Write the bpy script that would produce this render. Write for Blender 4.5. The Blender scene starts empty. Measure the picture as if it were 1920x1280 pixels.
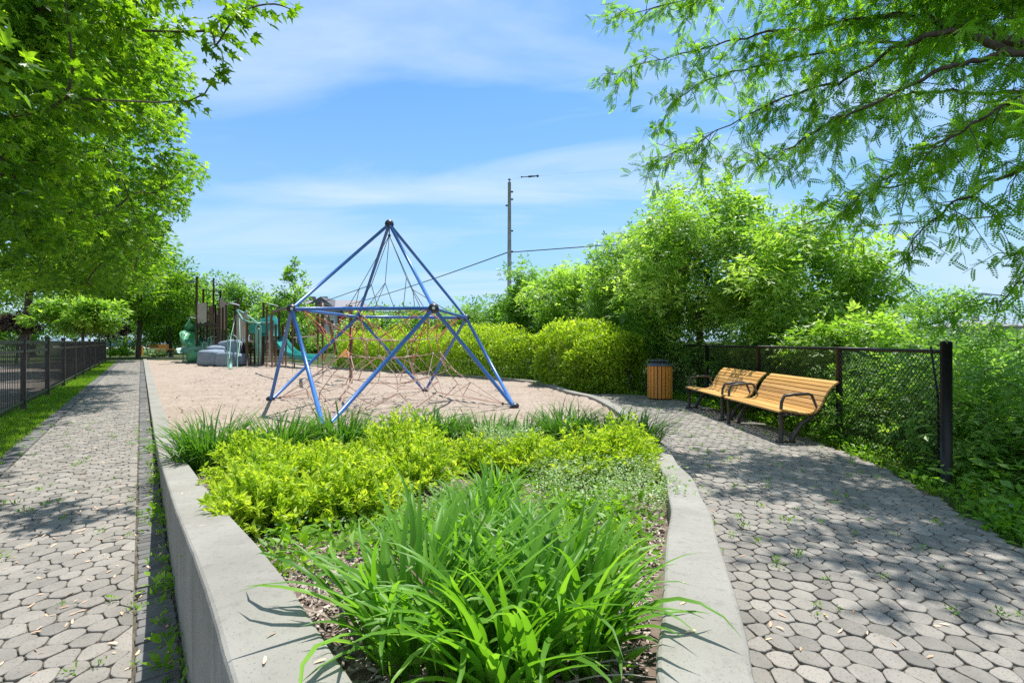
import bpy, math, random
import numpy as np
from mathutils import Vector, Matrix
random.seed(7)
RNG = np.random.default_rng(11)
S = bpy.context.scene
COL = S.collection
R = math.radians
H0 = 1.4            # eye height
F = 900.0           # focal length in photo pixels

# ------------------------------------------------------------------ camera
cam = bpy.data.cameras.new('camera')
cam.sensor_width = 36; cam.lens = 36 * F / 1920
cam.clip_start = 0.05; cam.clip_end = 3000
camo = bpy.data.objects.new('camera', cam); COL.objects.link(camo)
camo.location = (0, 0, H0); camo.rotation_euler = (R(90), 0, 0)
S.camera = camo
# ------------------------------------------------------------------ sky, sun, exposure
SUN_DIR = Vector((0.13, 0.29, 1.0)).normalized()       # towards the sun
EL = math.asin(SUN_DIR.z); AZ = math.atan2(SUN_DIR.x, SUN_DIR.y)
w = bpy.data.worlds.new('World'); S.world = w; w.use_nodes = True
nt = w.node_tree; N = nt.nodes; L = nt.links
N.clear()
out = N.new('ShaderNodeOutputWorld'); bg = N.new('ShaderNodeBackground'); bg.inputs[1].default_value = 0.15
sky = N.new('ShaderNodeTexSky'); sky.sky_type = 'NISHITA'; sky.sun_disc = False
sky.sun_elevation = EL; sky.sun_rotation = AZ; sky.air_density = 1.0; sky.dust_density = 0.5; sky.ozone_density = 2.2
tc = N.new('ShaderNodeTexCoord')
sep = N.new('ShaderNodeSeparateXYZ'); L.new(tc.outputs['Generated'], sep.inputs[0])
mx = N.new('ShaderNodeMath'); mx.operation = 'MAXIMUM'; mx.inputs[1].default_value = 0.0; L.new(sep.outputs[2], mx.inputs[0])
ad = N.new('ShaderNodeMath'); ad.operation = 'ADD'; ad.inputs[1].default_value = 0.13; L.new(mx.outputs[0], ad.inputs[0])
dx = N.new('ShaderNodeMath'); dx.operation = 'DIVIDE'; L.new(sep.outputs[0], dx.inputs[0]); L.new(ad.outputs[0], dx.inputs[1])
dy = N.new('ShaderNodeMath'); dy.operation = 'DIVIDE'; L.new(sep.outputs[1], dy.inputs[0]); L.new(ad.outputs[0], dy.inputs[1])
cmb = N.new('ShaderNodeCombineXYZ'); L.new(dx.outputs[0], cmb.inputs[0]); L.new(dy.outputs[0], cmb.inputs[1])
mp = N.new('ShaderNodeMapping'); mp.inputs['Scale'].default_value = (0.5, 1.5, 1); mp.inputs['Rotation'].default_value = (0, 0, R(-42)); mp.inputs['Location'].default_value = (3.1, 0.62, 0)
L.new(cmb.outputs[0], mp.inputs[0])
nz = N.new('ShaderNodeTexNoise'); nz.inputs['Scale'].default_value = 0.9; nz.inputs['Detail'].default_value = 9; nz.inputs['Roughness'].default_value = 0.52; nz.inputs['Distortion'].default_value = 0.9
L.new(mp.outputs[0], nz.inputs[0])
cr = N.new('ShaderNodeValToRGB'); cr.color_ramp.elements[0].position = 0.42; cr.color_ramp.elements[1].position = 0.70
cr.color_ramp.elements[0].color = (0, 0, 0, 1); cr.color_ramp.elements[1].color = (.8, .8, .8, 1)
L.new(nz.outputs[0], cr.inputs[0])
tint = N.new('ShaderNodeMix'); tint.data_type = 'RGBA'; tint.blend_type = 'MULTIPLY'; tint.inputs[0].default_value = 1
L.new(sky.outputs[0], tint.inputs[6]); tint.inputs[7].default_value = (.40, .64, .77, 1)
mixc = N.new('ShaderNodeMix'); mixc.data_type = 'RGBA'
back = N.new('ShaderNodeMapRange'); back.inputs[1].default_value = -.05; back.inputs[2].default_value = -.6; back.inputs[3].default_value = 0; back.inputs[4].default_value = .75  # unseen cloud bank behind the camera, added as fill for camera-facing sides
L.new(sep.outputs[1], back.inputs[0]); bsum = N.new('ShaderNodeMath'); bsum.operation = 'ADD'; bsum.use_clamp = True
hz_ = N.new('ShaderNodeMapRange'); hz_.inputs[1].default_value = .55; hz_.inputs[2].default_value = 0.0; hz_.inputs[3].default_value = 0; hz_.inputs[4].default_value = 1
L.new(mx.outputs[0], hz_.inputs[0]); hp = N.new('ShaderNodeMath'); hp.operation = 'POWER'; hp.inputs[1].default_value = 1.5; L.new(hz_.outputs[0], hp.inputs[0])
hq = N.new('ShaderNodeMath'); hq.operation = 'MULTIPLY'; hq.inputs[1].default_value = .95; L.new(hp.outputs[0], hq.inputs[0])
air = N.new('ShaderNodeMix'); air.data_type = 'RGBA'; L.new(hq.outputs[0], air.inputs[0]); L.new(tint.outputs[2], air.inputs[6]); air.inputs[7].default_value = (1.8, 2.6, 3.4, 1)
L.new(air.outputs[2], mixc.inputs[6])
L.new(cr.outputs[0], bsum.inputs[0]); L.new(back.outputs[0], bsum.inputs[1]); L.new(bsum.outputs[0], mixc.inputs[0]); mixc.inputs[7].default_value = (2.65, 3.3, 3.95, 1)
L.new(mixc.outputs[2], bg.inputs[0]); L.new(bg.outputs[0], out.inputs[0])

sun = bpy.data.lights.new('sun', 'SUN'); sun.energy = 4.1; sun.angle = R(0.55); sun.color = (1, .965, .9)
suno = bpy.data.objects.new('sun', sun); COL.objects.link(suno)
suno.rotation_euler = (-SUN_DIR).to_track_quat('-Z', 'Y').to_euler()
S.view_settings.view_transform = 'Standard'; S.view_settings.look = 'None'
S.view_settings.exposure = 0.86; S.view_settings.gamma = 1
S.render.engine = 'CYCLES'
cy = S.cycles
cy.max_bounces = 7; cy.diffuse_bounces = 4; cy.glossy_bounces = 2; cy.transmission_bounces = 4; cy.transparent_max_bounces = 8
cy.use_denoising = False; cy.caustics_reflective = False; cy.caustics_refractive = False
try: cy.denoiser = 'OPENIMAGEDENOISE'
except Exception: pass

# ------------------------------------------------------------------ helpers
def G(px, py, z=0.0):
    d = (H0 - z) * F / (py - 640.0)
    return np.array(((px - 960.0) * d / F, d, z))
def P(px, py, d):
    return np.array(((px - 960.0) * d / F, d, H0 + (640.0 - py) * d / F))
NX, NY = .791, .612          # across the left path (to the right); along it is (-NY, NX)
def ST(s, t, z=0.0):
    return np.array((s * NX - t * NY, s * NY + t * NX, z))

def tag(o, label=None, cat=None, group=None, kind=None):
    if label: o['label'] = label
    if cat: o['category'] = cat
    if group: o['group'] = group
    if kind: o['kind'] = kind
    return o
def empty(name, loc, label, cat, group=None):
    o = bpy.data.objects.new(name, None); COL.objects.link(o); o.location = Vector([float(a) for a in loc])
    o.empty_display_size = .1
    return tag(o, label, cat, group)

class MB:
    def __init__(s): s.v = []; s.f = {}; s.c = []; s.n = 0
    def add(s, V, Fc, c=0.5):
        V = np.asarray(V, float).reshape(-1, 3)
        if isinstance(Fc, np.ndarray): s.f.setdefault(Fc.shape[1], []).append(Fc + s.n)
        else:
            for f in Fc: s.f.setdefault(len(f), []).append(np.array([f]) + s.n)
        s.v.append(V); s.c.append(np.broadcast_to(np.asarray(c, float), (len(V),)).copy()); s.n += len(V)
        return s
    def box(s, c, size, rot=None, cval=.5):
        hx, hy, hz = [a / 2 for a in size]
        V = np.array([(x, y, z) for x in (-hx, hx) for y in (-hy, hy) for z in (-hz, hz)])
        if rot is not None: V = V @ np.array(rot).T
        V = V + np.array(c, float)
        return s.add(V, np.array([(0,1,3,2),(4,6,7,5),(0,4,5,1),(2,3,7,6),(0,2,6,4),(1,5,7,3)]), cval)
    def bbox(s, c, size, b=.008, rot=None, cval=.5):
        """box with chamfered vertical and horizontal edges"""
        hx, hy, hz = [a / 2 for a in size]; b = min(b, hx * .45, hy * .45, hz * .45)
        def ring(ix, z): return [(hx-ix, hy-b-ix*0, z), (hx-b-ix*0, hy-ix, z)] 
        def loop(ins, z):
            X = hx - ins; Y = hy - ins
            return [(X, -Y+b, z), (X, Y-b, z), (X-b, Y, z), (-X+b, Y, z), (-X, Y-b, z), (-X, -Y+b, z), (-X+b, -Y, z), (X-b, -Y, z)]
        V = np.array(loop(b, -hz) + loop(0, -hz+b) + loop(0, hz-b) + loop(b, hz))
        if rot is not None: V = V @ np.array(rot).T
        V = V + np.array(c, float)
        Q = [(k*8+i, k*8+(i+1) % 8, (k+1)*8+(i+1) % 8, (k+1)*8+i) for k in range(3) for i in range(8)]
        s.add(V, np.array(Q), cval)
        s.f.setdefault(8, []).append(np.array([list(range(7, -1, -1))]) + s.n - 32)
        s.f.setdefault(8, []).append(np.array([list(range(24, 32))]) + s.n - 32)
        return s
    def tube(s, pts, r, sides=6, c=.5, cap=True):
        pts = np.asarray(pts, float); n = len(pts)
        r = np.broadcast_to(np.asarray(r, float), (n,))
        T = np.gradient(pts, axis=0) if n > 2 else np.repeat((pts[1:] - pts[:1]), n, 0)
        T = T / (np.linalg.norm(T, axis=1, keepdims=True) + 1e-12)
        ref = np.array((0, 0, 1.0)) if abs(T[:, 2]).mean() < .8 else np.array((1.0, 0, 0))
        A = np.cross(T, ref); A /= np.linalg.norm(A, axis=1, keepdims=True) + 1e-9
        B = np.cross(T, A)
        a = np.arange(sides) * 2 * math.pi / sides
        V = pts[:, None] + r[:, None, None] * (A[:, None] * np.cos(a)[None, :, None] + B[:, None] * np.sin(a)[None, :, None])
        i = np.arange(sides); j = (i + 1) % sides
        Q = np.concatenate([np.stack([k*sides+i, k*sides+j, (k+1)*sides+j, (k+1)*sides+i], 1) for k in range(n-1)])
        s.add(V, Q, c)
        if cap and sides > 2:
            s.f.setdefault(sides, []).append(np.array([list(range(sides))]) + s.n - n*sides)
            s.f.setdefault(sides, []).append(np.array([list(range(n*sides-1, (n-1)*sides-1, -1))]) + s.n - n*sides)
        return s
    def sphere(s, c, r, seg=16, rings=10, cval=.5):
        r = np.broadcast_to(np.asarray(r, float), (3,))
        V = [(0, 0, 1)]
        for k in range(1, rings):
            th = math.pi * k / rings
            V += [(math.sin(th)*math.cos(a), math.sin(th)*math.sin(a), math.cos(th)) for a in np.arange(seg)*2*math.pi/seg]
        V += [(0, 0, -1)]
        V = np.array(V) * r + np.array(c, float)
        T = [(0, 1+i, 1+(i+1) % seg) for i in range(seg)]
        Q = [(1+k*seg+i, 1+(k+1)*seg+i, 1+(k+1)*seg+(i+1) % seg, 1+k*seg+(i+1) % seg) for k in range(rings-2) for i in range(seg)]
        b = 1+(rings-2)*seg; e = len(V)-1
        T += [(e, b+(i+1) % seg, b+i) for i in range(seg)]
        n0 = s.n
        s.add(V, np.array(T), cval)
        s.f.setdefault(4, []).append(np.array(Q) + n0)
        return s
    def prism(s, poly, z0, z1, c=.5):
        n = len(poly); V = [(x, y, z0) for x, y in poly] + [(x, y, z1) for x, y in poly]
        fs = [(i, (i+1) % n, n+(i+1) % n, n+i) for i in range(n)] + [tuple(range(n-1, -1, -1)), tuple(range(n, 2*n))]
        return s.add(V, fs, c)
    def build(s, name, mat, parent=None, smooth=False):
        me = bpy.data.meshes.new(name)
        V = np.concatenate(s.v) if s.v else np.zeros((0, 3))
        par = np.array(parent.matrix_world.translation if False else (parent_loc(parent))) if parent is not None else np.zeros(3)
        V = V - par
        me.vertices.add(len(V)); me.vertices.foreach_set('co', V.astype(np.float32).ravel())
        lo = []; st = []; p = 0
        for k, fl in s.f.items():
            A = np.concatenate(fl); lo.append(A.ravel()); st.append(p + np.arange(len(A)) * k); p += A.size
        lo = np.concatenate(lo).astype(np.int32); st = np.concatenate(st).astype(np.int32)
        me.loops.add(len(lo)); me.loops.foreach_set('vertex_index', lo)
        me.polygons.add(len(st)); me.polygons.foreach_set('loop_start', st)
        me.update(calc_edges=True)
        at = me.attributes.new('v', 'FLOAT', 'POINT'); at.data.foreach_set('value', np.concatenate(s.c).astype(np.float32))
        me.polygons.foreach_set('use_smooth', np.full(len(st), smooth))
        me.materials.append(mat)
        o = bpy.data.objects.new(name, me); COL.objects.link(o)
        if parent is not None: o.parent = parent
        return o
def parent_loc(p):
    v = Vector((0, 0, 0))
    while p is not None: v += p.location; p = p.parent
    return v

def vnoise(x, y, seed=0):
    x = np.asarray(x, float); y = np.asarray(y, float)
    xi = np.floor(x).astype(np.int64); yi = np.floor(y).astype(np.int64); xf = x - xi; yf = y - yi
    def h(a, b):
        n = (a * 374761393 + b * 668265263 + seed * 1442695041) & 0xFFFFFFFF
        n = ((n ^ (n >> 13)) * 1274126177) & 0xFFFFFFFF
        return ((n ^ (n >> 16)) & 0xFFFF) / 65535.0
    u = xf*xf*(3-2*xf); v = yf*yf*(3-2*yf)
    return (h(xi, yi)*(1-u)+h(xi+1, yi)*u)*(1-v) + (h(xi, yi+1)*(1-u)+h(xi+1, yi+1)*u)*v
def fnoise(x, y, seed=0, o=4):
    t = 0; a = .5
    for k in range(o): t = t + a*vnoise(x*2**k, y*2**k, seed+k); a *= .5
    return t
def inpoly(x, y, poly):
    x = np.asarray(x); y = np.asarray(y); c = np.zeros(x.shape, bool); n = len(poly)
    for i in range(n):
        x1, y1 = poly[i]; x2, y2 = poly[(i+1) % n]
        if y1 == y2: continue
        c ^= ((y1 > y) != (y2 > y)) & (x < (x2-x1)*(y-y1)/(y2-y1)+x1)
    return c
def norm(a): return a / (np.linalg.norm(a, axis=-1, keepdims=True) + 1e-9)
def frames(d, up):
    """matrices with columns x = leaf axis, y = side, z = leaf normal"""
    x = norm(d); y = norm(np.cross(up, x)); z = np.cross(x, y)
    return np.stack([x, y, z], -1)
def inst(mb, TV, TF, pos, M, sc, c):
    TV = np.asarray(TV, float); TF = np.asarray(TF); k = len(TV); n = len(pos)
    sc = np.asarray(sc, float).reshape(n, -1)
    V = np.einsum('nij,nkj->nki', M, TV[None] * (sc[:, None, :] if sc.shape[1] == 3 else sc[:, :, None])) + pos[:, None]
    Fc = (TF[None] + (np.arange(n) * k)[:, None, None]).reshape(-1, TF.shape[1])
    mb.add(V.reshape(-1, 3), Fc, np.repeat(c, k))

# leaf templates (x = axis, unit length)
LEAF_V = [(0,0,0),(.45,.26,.07),(1,0,-.05),(.45,-.26,.07)]
LEAF_F = [(0,2,1),(0,3,2)]
OV_V = [(0,0,0),(.4,.21,.06),(1,0,-.08),(.4,-.21,.06)]; OV_F = [(0,2,1),(0,3,2)]
LANCE_V = [(0,0,0),(.45,.15,.05),(1,0,-.08),(.45,-.15,.05)]
def maple_template():
    ang = [180, 150, 125, 95, 72, 55, 33, 14, 0, -14, -33, -55, -72, -95, -125, -150]
    rad = [.10, .42, .38, .55, .36, .98, .46, .62, 1.15, .62, .46, .98, .36, .55, .38, .42]
    V = [(0.0, 0, .02)] + [(r*math.cos(R(a))*.62+.12, r*math.sin(R(a))*.62, -.10*r*r + (.06 if i % 2 else -.03)) for i, (a, r) in enumerate(zip(ang, rad))]
    n = len(ang)
    return V, [(0, 1+(i+1) % n, 1+i) for i in range(n)]
MAPLE_V, MAPLE_F = maple_template()
def maple_simple():
    ang = [180, 110, 80, 55, 25, 0, -25, -55, -80, -110]; rad = [.15, .55, .35, .95, .42, 1.1, .42, .95, .35, .55]
    V = [(0, 0, .02)] + [(r*math.cos(R(a))*.62+.12, r*math.sin(R(a))*.62, -.12*r*r) for a, r in zip(ang, rad)]
    return V, [(0, 1+(i+1) % 10, 1+i) for i in range(10)]
MAPLE2_V, MAPLE2_F = maple_simple()
def compound(nl, ll, lw, droop, pairs_start=.15, terminal=True):
    V = []; Fc = []
    def leaf(p, ang, l, wd):
        c, s_ = math.cos(ang), math.sin(ang); b = len(V)
        for (x, y, z) in ((0,0,0),(.45,wd,.0),(1,0,-.12),(.45,-wd,.0)):
            X = x*l; Y = y*l
            V.append((p[0]+c*X-s_*Y, p[1]+s_*X+c*Y, p[2]+z*l))
        Fc.extend([(b, b+2, b+1), (b, b+3, b+2)])
    for k in range(nl):
        t = pairs_start + (1-pairs_start)*k/max(1, nl-1) * (0.92 if terminal else 1)
        z = -droop*t*t
        for sg in (-1, 1): leaf((t, 0, z), sg*R(68), ll*(1-.35*abs(t-.5)), lw)
    if terminal: leaf((1, 0, -droop), 0, ll, lw)
    b = len(V); V.extend([(0, .006, 0), (0, -.006, 0), (.5, -.005, -droop*.25), (.5, .005, -droop*.25), (1, 0, -droop)])
    Fc.extend([(b, b+1, b+2), (b, b+2, b+3), (b+3, b+2, b+4)])
    return V, Fc
LOC_V, LOC_F = compound(7, .24, .31, .28)
BOX_V, BOX_F = compound(2, .52, .22, .16, .35)

# ------------------------------------------------------------------ materials
def mat(name):
    m = bpy.data.materials.new(name); m.use_nodes = True; t = m.node_tree; t.nodes.clear()
    o = t.nodes.new('ShaderNodeOutputMaterial'); return m, t, o
def ramp(t, stops):
    c = t.nodes.new('ShaderNodeValToRGB'); e = c.color_ramp.elements
    while len(e) < len(stops): e.new(.5)
    for el, (p, col) in zip(e, stops): el.position = p; el.color = (*col, 1)
    return c
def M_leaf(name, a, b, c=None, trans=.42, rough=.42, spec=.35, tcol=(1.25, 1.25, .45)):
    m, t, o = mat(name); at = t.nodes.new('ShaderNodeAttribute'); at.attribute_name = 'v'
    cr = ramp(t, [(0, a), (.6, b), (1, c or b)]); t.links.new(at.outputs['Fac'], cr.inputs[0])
    p = t.nodes.new('ShaderNodeBsdfPrincipled'); t.links.new(cr.outputs[0], p.inputs['Base Color'])
    p.inputs['Roughness'].default_value = rough; p.inputs['Specular IOR Level'].default_value = spec
    tr = t.nodes.new('ShaderNodeBsdfTranslucent')
    mu = t.nodes.new('ShaderNodeMix'); mu.data_type = 'RGBA'; mu.blend_type = 'MULTIPLY'; mu.inputs[0].default_value = 1
    t.links.new(cr.outputs[0], mu.inputs[6]); mu.inputs[7].default_value = (*[x*1.6 for x in tcol], 1)
    t.links.new(mu.outputs[2], tr.inputs[0])
    mi = t.nodes.new('ShaderNodeMixShader'); mi.inputs[0].default_value = trans
    t.links.new(p.outputs[0], mi.inputs[1]); t.links.new(tr.outputs[0], mi.inputs[2]); t.links.new(mi.outputs[0], o.inputs[0])
    return m
def M_surf(name, a, b, scale=4, rough=.7, bump=.0, bscale=60, spec=.3, attr=False, detail=5, metal=0, c2=None, s2=.6, coat=0, bdist=.01):
    """noise-mottled surface; attr mixes in the per-piece value"""
    m, t, o = mat(name); n = t.nodes; l = t.links
    tcn = n.new('ShaderNodeTexCoord'); nz = n.new('ShaderNodeTexNoise'); nz.inputs['Scale'].default_value = scale; nz.inputs['Detail'].default_value = detail; nz.inputs['Roughness'].default_value = .62
    l.new(tcn.outputs['Object'], nz.inputs[0])
    cr = ramp(t, [(.3, a), (.7, b)])
    src = nz.outputs[0]
    if attr:
        at = n.new('ShaderNodeAttribute'); at.attribute_name = 'v'
        ma = n.new('ShaderNodeMath'); ma.operation = 'MULTIPLY_ADD'; ma.inputs[1].default_value = .45; l.new(nz.outputs[0], ma.inputs[0])
        m2 = n.new('ShaderNodeMath'); m2.operation = 'MULTIPLY'; m2.inputs[1].default_value = .55; l.new(at.outputs['Fac'], m2.inputs[0])
        l.new(m2.outputs[0], ma.inputs[2]); src = ma.outputs[0]
    l.new(src, cr.inputs[0]); colr = cr.outputs[0]
    if c2 is not None:
        n2 = n.new('ShaderNodeTexNoise'); n2.inputs['Scale'].default_value = scale*14; n2.inputs['Detail'].default_value = 3; l.new(tcn.outputs['Object'], n2.inputs[0])
        r2 = ramp(t, [(.56, (0,0,0)), (.68, (s2, s2, s2))]); l.new(n2.outputs[0], r2.inputs[0])
        mm = n.new('ShaderNodeMix'); mm.data_type = 'RGBA'; l.new(r2.outputs[0], mm.inputs[0]); l.new(colr, mm.inputs[6]); mm.inputs[7].default_value = (*c2, 1); colr = mm.outputs[2]
    p = n.new('ShaderNodeBsdfPrincipled'); l.new(colr, p.inputs['Base Color']); p.inputs['Roughness'].default_value = rough
    p.inputs['Specular IOR Level'].default_value = spec; p.inputs['Metallic'].default_value = metal; p.inputs['Coat Weight'].default_value = coat
    if bump:
        nb = n.new('ShaderNodeTexNoise'); nb.inputs['Scale'].default_value = bscale; nb.inputs['Detail'].default_value = 4; l.new(tcn.outputs['Object'], nb.inputs[0])
        bu = n.new('ShaderNodeBump'); bu.inputs['Strength'].default_value = bump; bu.inputs['Distance'].default_value = bdist; l.new(nb.outputs[0], bu.inputs['Height']); l.new(bu.outputs[0], p.inputs['Normal'])
    l.new(p.outputs[0], o.inputs[0]); return m
def M_wood(name, a, b, axis='Y'):
    m, t, o = mat(name); n = t.nodes; l = t.links
    tcn = n.new('ShaderNodeTexCoord'); mpn = n.new('ShaderNodeMapping')
    mpn.inputs['Scale'].default_value = {'Y': (60, 2.2, 60), 'X': (2.2, 60, 60), 'Z': (60, 60, 2.2)}[axis]
    l.new(tcn.outputs['Object'], mpn.inputs[0]); nz = n.new('ShaderNodeTexNoise'); nz.inputs['Scale'].default_value = 1; nz.inputs['Detail'].default_value = 4; l.new(mpn.outputs[0], nz.inputs[0])
    at = n.new('ShaderNodeAttribute'); at.attribute_name = 'v'
    ma = n.new('ShaderNodeMath'); ma.operation = 'MULTIPLY_ADD'; ma.inputs[1].default_value = .6; l.new(nz.outputs[0], ma.inputs[0])
    m2 = n.new('ShaderNodeMath'); m2.operation = 'MULTIPLY'; m2.inputs[1].default_value = .4; l.new(at.outputs['Fac'], m2.inputs[0]); l.new(m2.outputs[0], ma.inputs[2])
    cr = ramp(t, [(.25, a), (.75, b)]); l.new(ma.outputs[0], cr.inputs[0])
    p = n.new('ShaderNodeBsdfPrincipled'); l.new(cr.outputs[0], p.inputs['Base Color']); p.inputs['Roughness'].default_value = .38; p.inputs['Specular IOR Level'].default_value = .4
    l.new(p.outputs[0], o.inputs[0]); return m

MT = {}
MT['maple'] = M_leaf('maple_leaf', (0.055, 0.14, 0.01), (0.14, 0.28, 0.018), (0.29, 0.45, 0.045), trans=.56, spec=.35, rough=.4, tcol=(1.3, 1.25, .35))
MT['maple_far'] = M_leaf('maple_far_leaf', (0.055, 0.14, 0.012), (0.13, 0.26, 0.022), (0.26, 0.41, 0.045), trans=.52, spec=.3, tcol=(1.25, 1.25, .35))
MT['locust'] = M_leaf('locust_leaf', (.07, .18, .015), (.15, .32, .028), (.24, .42, .045), trans=.56, spec=.2, tcol=(1.35, 1.3, .3))
MT['boxelder'] = M_leaf('box_elder_leaf', (0.11, 0.215, 0.03), (0.23, 0.38, 0.06), (0.43, 0.57, 0.15), trans=.47, spec=.45, rough=.4, tcol=(1.2, 1.25, .5))
MT['thicket'] = M_leaf('thicket_leaf', (0.08, 0.18, 0.03), (0.18, 0.33, 0.055), (0.32, 0.47, 0.12), trans=.48, spec=.4, rough=.4, tcol=(1.2, 1.25, .5))
MT['dark_tree'] = M_leaf('dark_tree_leaf', (0.04, 0.11, 0.016), (0.09, 0.19, 0.028), (0.15, 0.27, 0.05), trans=.45, spec=.25)
MT['hedge'] = M_leaf('golden_hedge_leaf', (0.12, 0.22, 0.015), (0.31, 0.43, 0.03), (0.5, 0.57, 0.07), trans=.45, spec=.3, tcol=(1.15, 1.2, .45))
MT['spirea'] = M_leaf('spirea_leaf', (0.13, 0.24, 0.015), (0.3, 0.43, 0.03), (0.49, 0.57, 0.07), trans=.45, spec=.25, tcol=(1.15, 1.15, .45))
MT['lily'] = M_leaf('daylily_blade', (0.06, 0.16, 0.015), (0.115, 0.27, 0.026), (0.19, 0.37, 0.05), trans=.45, rough=.42, spec=.3, tcol=(1.25, 1.25, .4))
MT['lily_dark'] = M_leaf('daylily_dark_blade', (0.04, 0.12, 0.015), (0.075, 0.195, 0.024), (0.13, 0.27, 0.045), trans=.36, rough=.42, spec=.3, tcol=(1.2, 1.2, .4))
MT['weed'] = M_leaf('weed_leaf', (0.08, 0.19, 0.02), (0.15, 0.3, 0.03), (0.24, 0.42, 0.06), trans=.45, spec=.25, tcol=(1.35, 1.3, .3))
MT['pale_weed'] = M_leaf('pale_weed_leaf', (.16, .27, .10), (.26, .38, .15), (.62, .66, .55), trans=.3)
MT['grass'] = M_leaf('grass_blade', (0.07, 0.17, 0.012), (0.15, 0.29, 0.02), (0.26, 0.38, 0.04), trans=.4, spec=.25, tcol=(1.35, 1.3, .3))
MT['purple'] = M_leaf('purple_leaf', (.05, .025, .03), (.10, .06, .055), (.20, .13, .11), trans=.25, tcol=(1, .6, .5))
MT['bark'] = M_surf('bark', (.055, .04, .03), (.12, .095, .075), 9, .9, .7, 30, .1)
MT['stem'] = M_surf('stem', (.08, .06, .035), (.14, .10, .06), 20, .8)
MT['paver'] = M_surf('paver_stone', (0.165, 0.154, 0.137), (0.305, 0.278, 0.245), 7, .85, .6, 140, .2, attr=True, c2=(.085, .078, .07), s2=.55, bdist=.005, detail=9)
MT['paver_dark'] = M_surf('paver_dark', (0.11, 0.108, 0.105), (0.19, 0.185, 0.18), 5, .82, .35, 160, .2, attr=True, bdist=.004)
MT['joint'] = M_surf('joint_soil', (.055, .047, .035), (.18, .155, .12), 12, .95, .6, 90, .1, c2=(.05, .08, .02), s2=.5)
MT['concrete_plain'] = M_surf('concrete', (0.235, 0.222, 0.196), (0.3, 0.287, 0.257), 1.6, .85, .28, 120, .2, c2=(.17, .165, .155), s2=.5, detail=8, bdist=.005)
MT['sand'] = M_surf('playground_sand', (0.29, 0.228, 0.185), (0.385, 0.315, 0.262), 1.3, .95, .8, 26, .1, c2=(.17, .135, .11), s2=.55, detail=8, bdist=.03)
MT['mulch_soil'] = M_surf('planter_soil', (.09, .065, .05), (.22, .17, .14), 9, .95, .8, 60, .1)
MT['chips'] = M_surf('mulch_chip', (.17, .125, .10), (.46, .385, .34), 3, .9, 0, 60, .1, attr=True)
MT['earth'] = M_surf('park_ground', (0.035, 0.055, 0.015), (0.07, 0.095, 0.03), 1.2, .95, .7, 30, .1, c2=(.13, .10, .06), s2=.5)
MT['asphalt'] = M_surf('asphalt', (0.17, 0.145, 0.125), (0.25, 0.215, 0.19), 1.2, .9, .2, 90, .1)
MT['litter'] = M_surf('seed_litter', (.40, .22, .12), (.75, .52, .36), 3, .8, 0, 60, .1, attr=True)
MT['blue'] = M_surf('blue_powder_coat', (0.03, 0.12, 0.38), (0.05, 0.17, 0.5), 3, .32, .05, 200, .5, c2=(.10, .22, .46), s2=.25)
MT['ball'] = M_surf('dark_rubber', (.012, .015, .022), (.035, .04, .05), 6, .38, 0, 60, .5)
MT['rope'] = M_surf('red_rope', (.40, .11, .075), (.58, .22, .16), 40, .85, .3, 300, .1)
MT['rope_worn'] = M_surf('worn_rope', (.40, .25, .20), (.52, .35, .29), 40, .85, .3, 300, .1)
MT['rope_dark'] = M_surf('dark_rope', (.03, .03, .04), (.07, .07, .08), 40, .8)
MT['clip'] = M_surf('net_clip', (.55, .52, .48), (.7, .66, .6), 20, .4, 0, 10, .5)
MT['black'] = M_surf('black_paint', (.007, .007, .008), (.014, .014, .015), 6, .45, .1, 90, .3)
MT['black_wall'] = M_surf('black_vinyl', (.01, .01, .01), (.02, .02, .02), 6, .4, 0, 90, .5)
MT['iron'] = M_surf('bronze_black_iron', (0.03, 0.024, 0.02), (0.06, 0.047, 0.04), 6, .42, .1, 90, .5)
MT['ironwork'] = M_surf('fence_paint', (0.014, 0.013, 0.012), (0.03, 0.027, 0.025), 5, .3, .05, 90, .5)
MT['oak'] = M_wood('oiled_oak', (.42, .22, .06), (.80, .47, .17), 'Y')
MT['oakz'] = M_wood('oiled_oak_upright', (.55, .20, .03), (.85, .38, .08), 'Z')
MT['lid'] = M_surf('bin_lid', (.05, .06, .075), (.10, .11, .13), 5, .35, 0, 10, .5)
MT['brown'] = M_surf('brown_post', (.075, .035, .02), (.12, .058, .035), 5, .45, 0, 10, .4)
MT['darkbrown'] = M_surf('dark_brown_post', (.035, .022, .017), (.065, .04, .03), 5, .45, 0, 10, .4)
MT['green'] = M_surf('green_plastic', (.05, .24, .12), (.09, .31, .16), 2, .35, 0, 10, .4)
MT['teal'] = M_surf('teal_plastic', (.012, .20, .19), (.025, .27, .25), 2, .35, 0, 10, .4)
MT['mint'] = M_surf('mint_metal', (.14, .30, .24), (.19, .37, .30), 2, .4, 0, 10, .4)
MT['cream'] = M_surf('cream_panel', (0.34, 0.29, 0.24), (0.42, 0.37, 0.31), 2, .5, 0, 10, .4)
MT['rock'] = M_surf('grey_blue_rock', (.17, .21, .27), (.25, .30, .37), 4, .75, .3, 12, .2, bdist=.04)
MT['sail'] = M_surf('grey_leaf_roof', (.22, .25, .22), (.32, .35, .31), 3, .5)
MT['sailw'] = M_surf('pale_leaf_roof', (.40, .41, .42), (.48, .49, .5), 3, .5)
MT['orange'] = M_surf('orange_wood', (.55, .22, .05), (.75, .34, .09), 8, .5)
MT['brick'] = M_surf('red_brick', (.22, .065, .05), (.32, .10, .075), 3, .85)
MT['siding'] = M_surf('pale_siding', (.46, .47, .50), (.54, .55, .58), 3, .7)
MT['roof'] = M_surf('dark_shingle', (.075, .075, .085), (.13, .13, .145), 4, .85)
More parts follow.
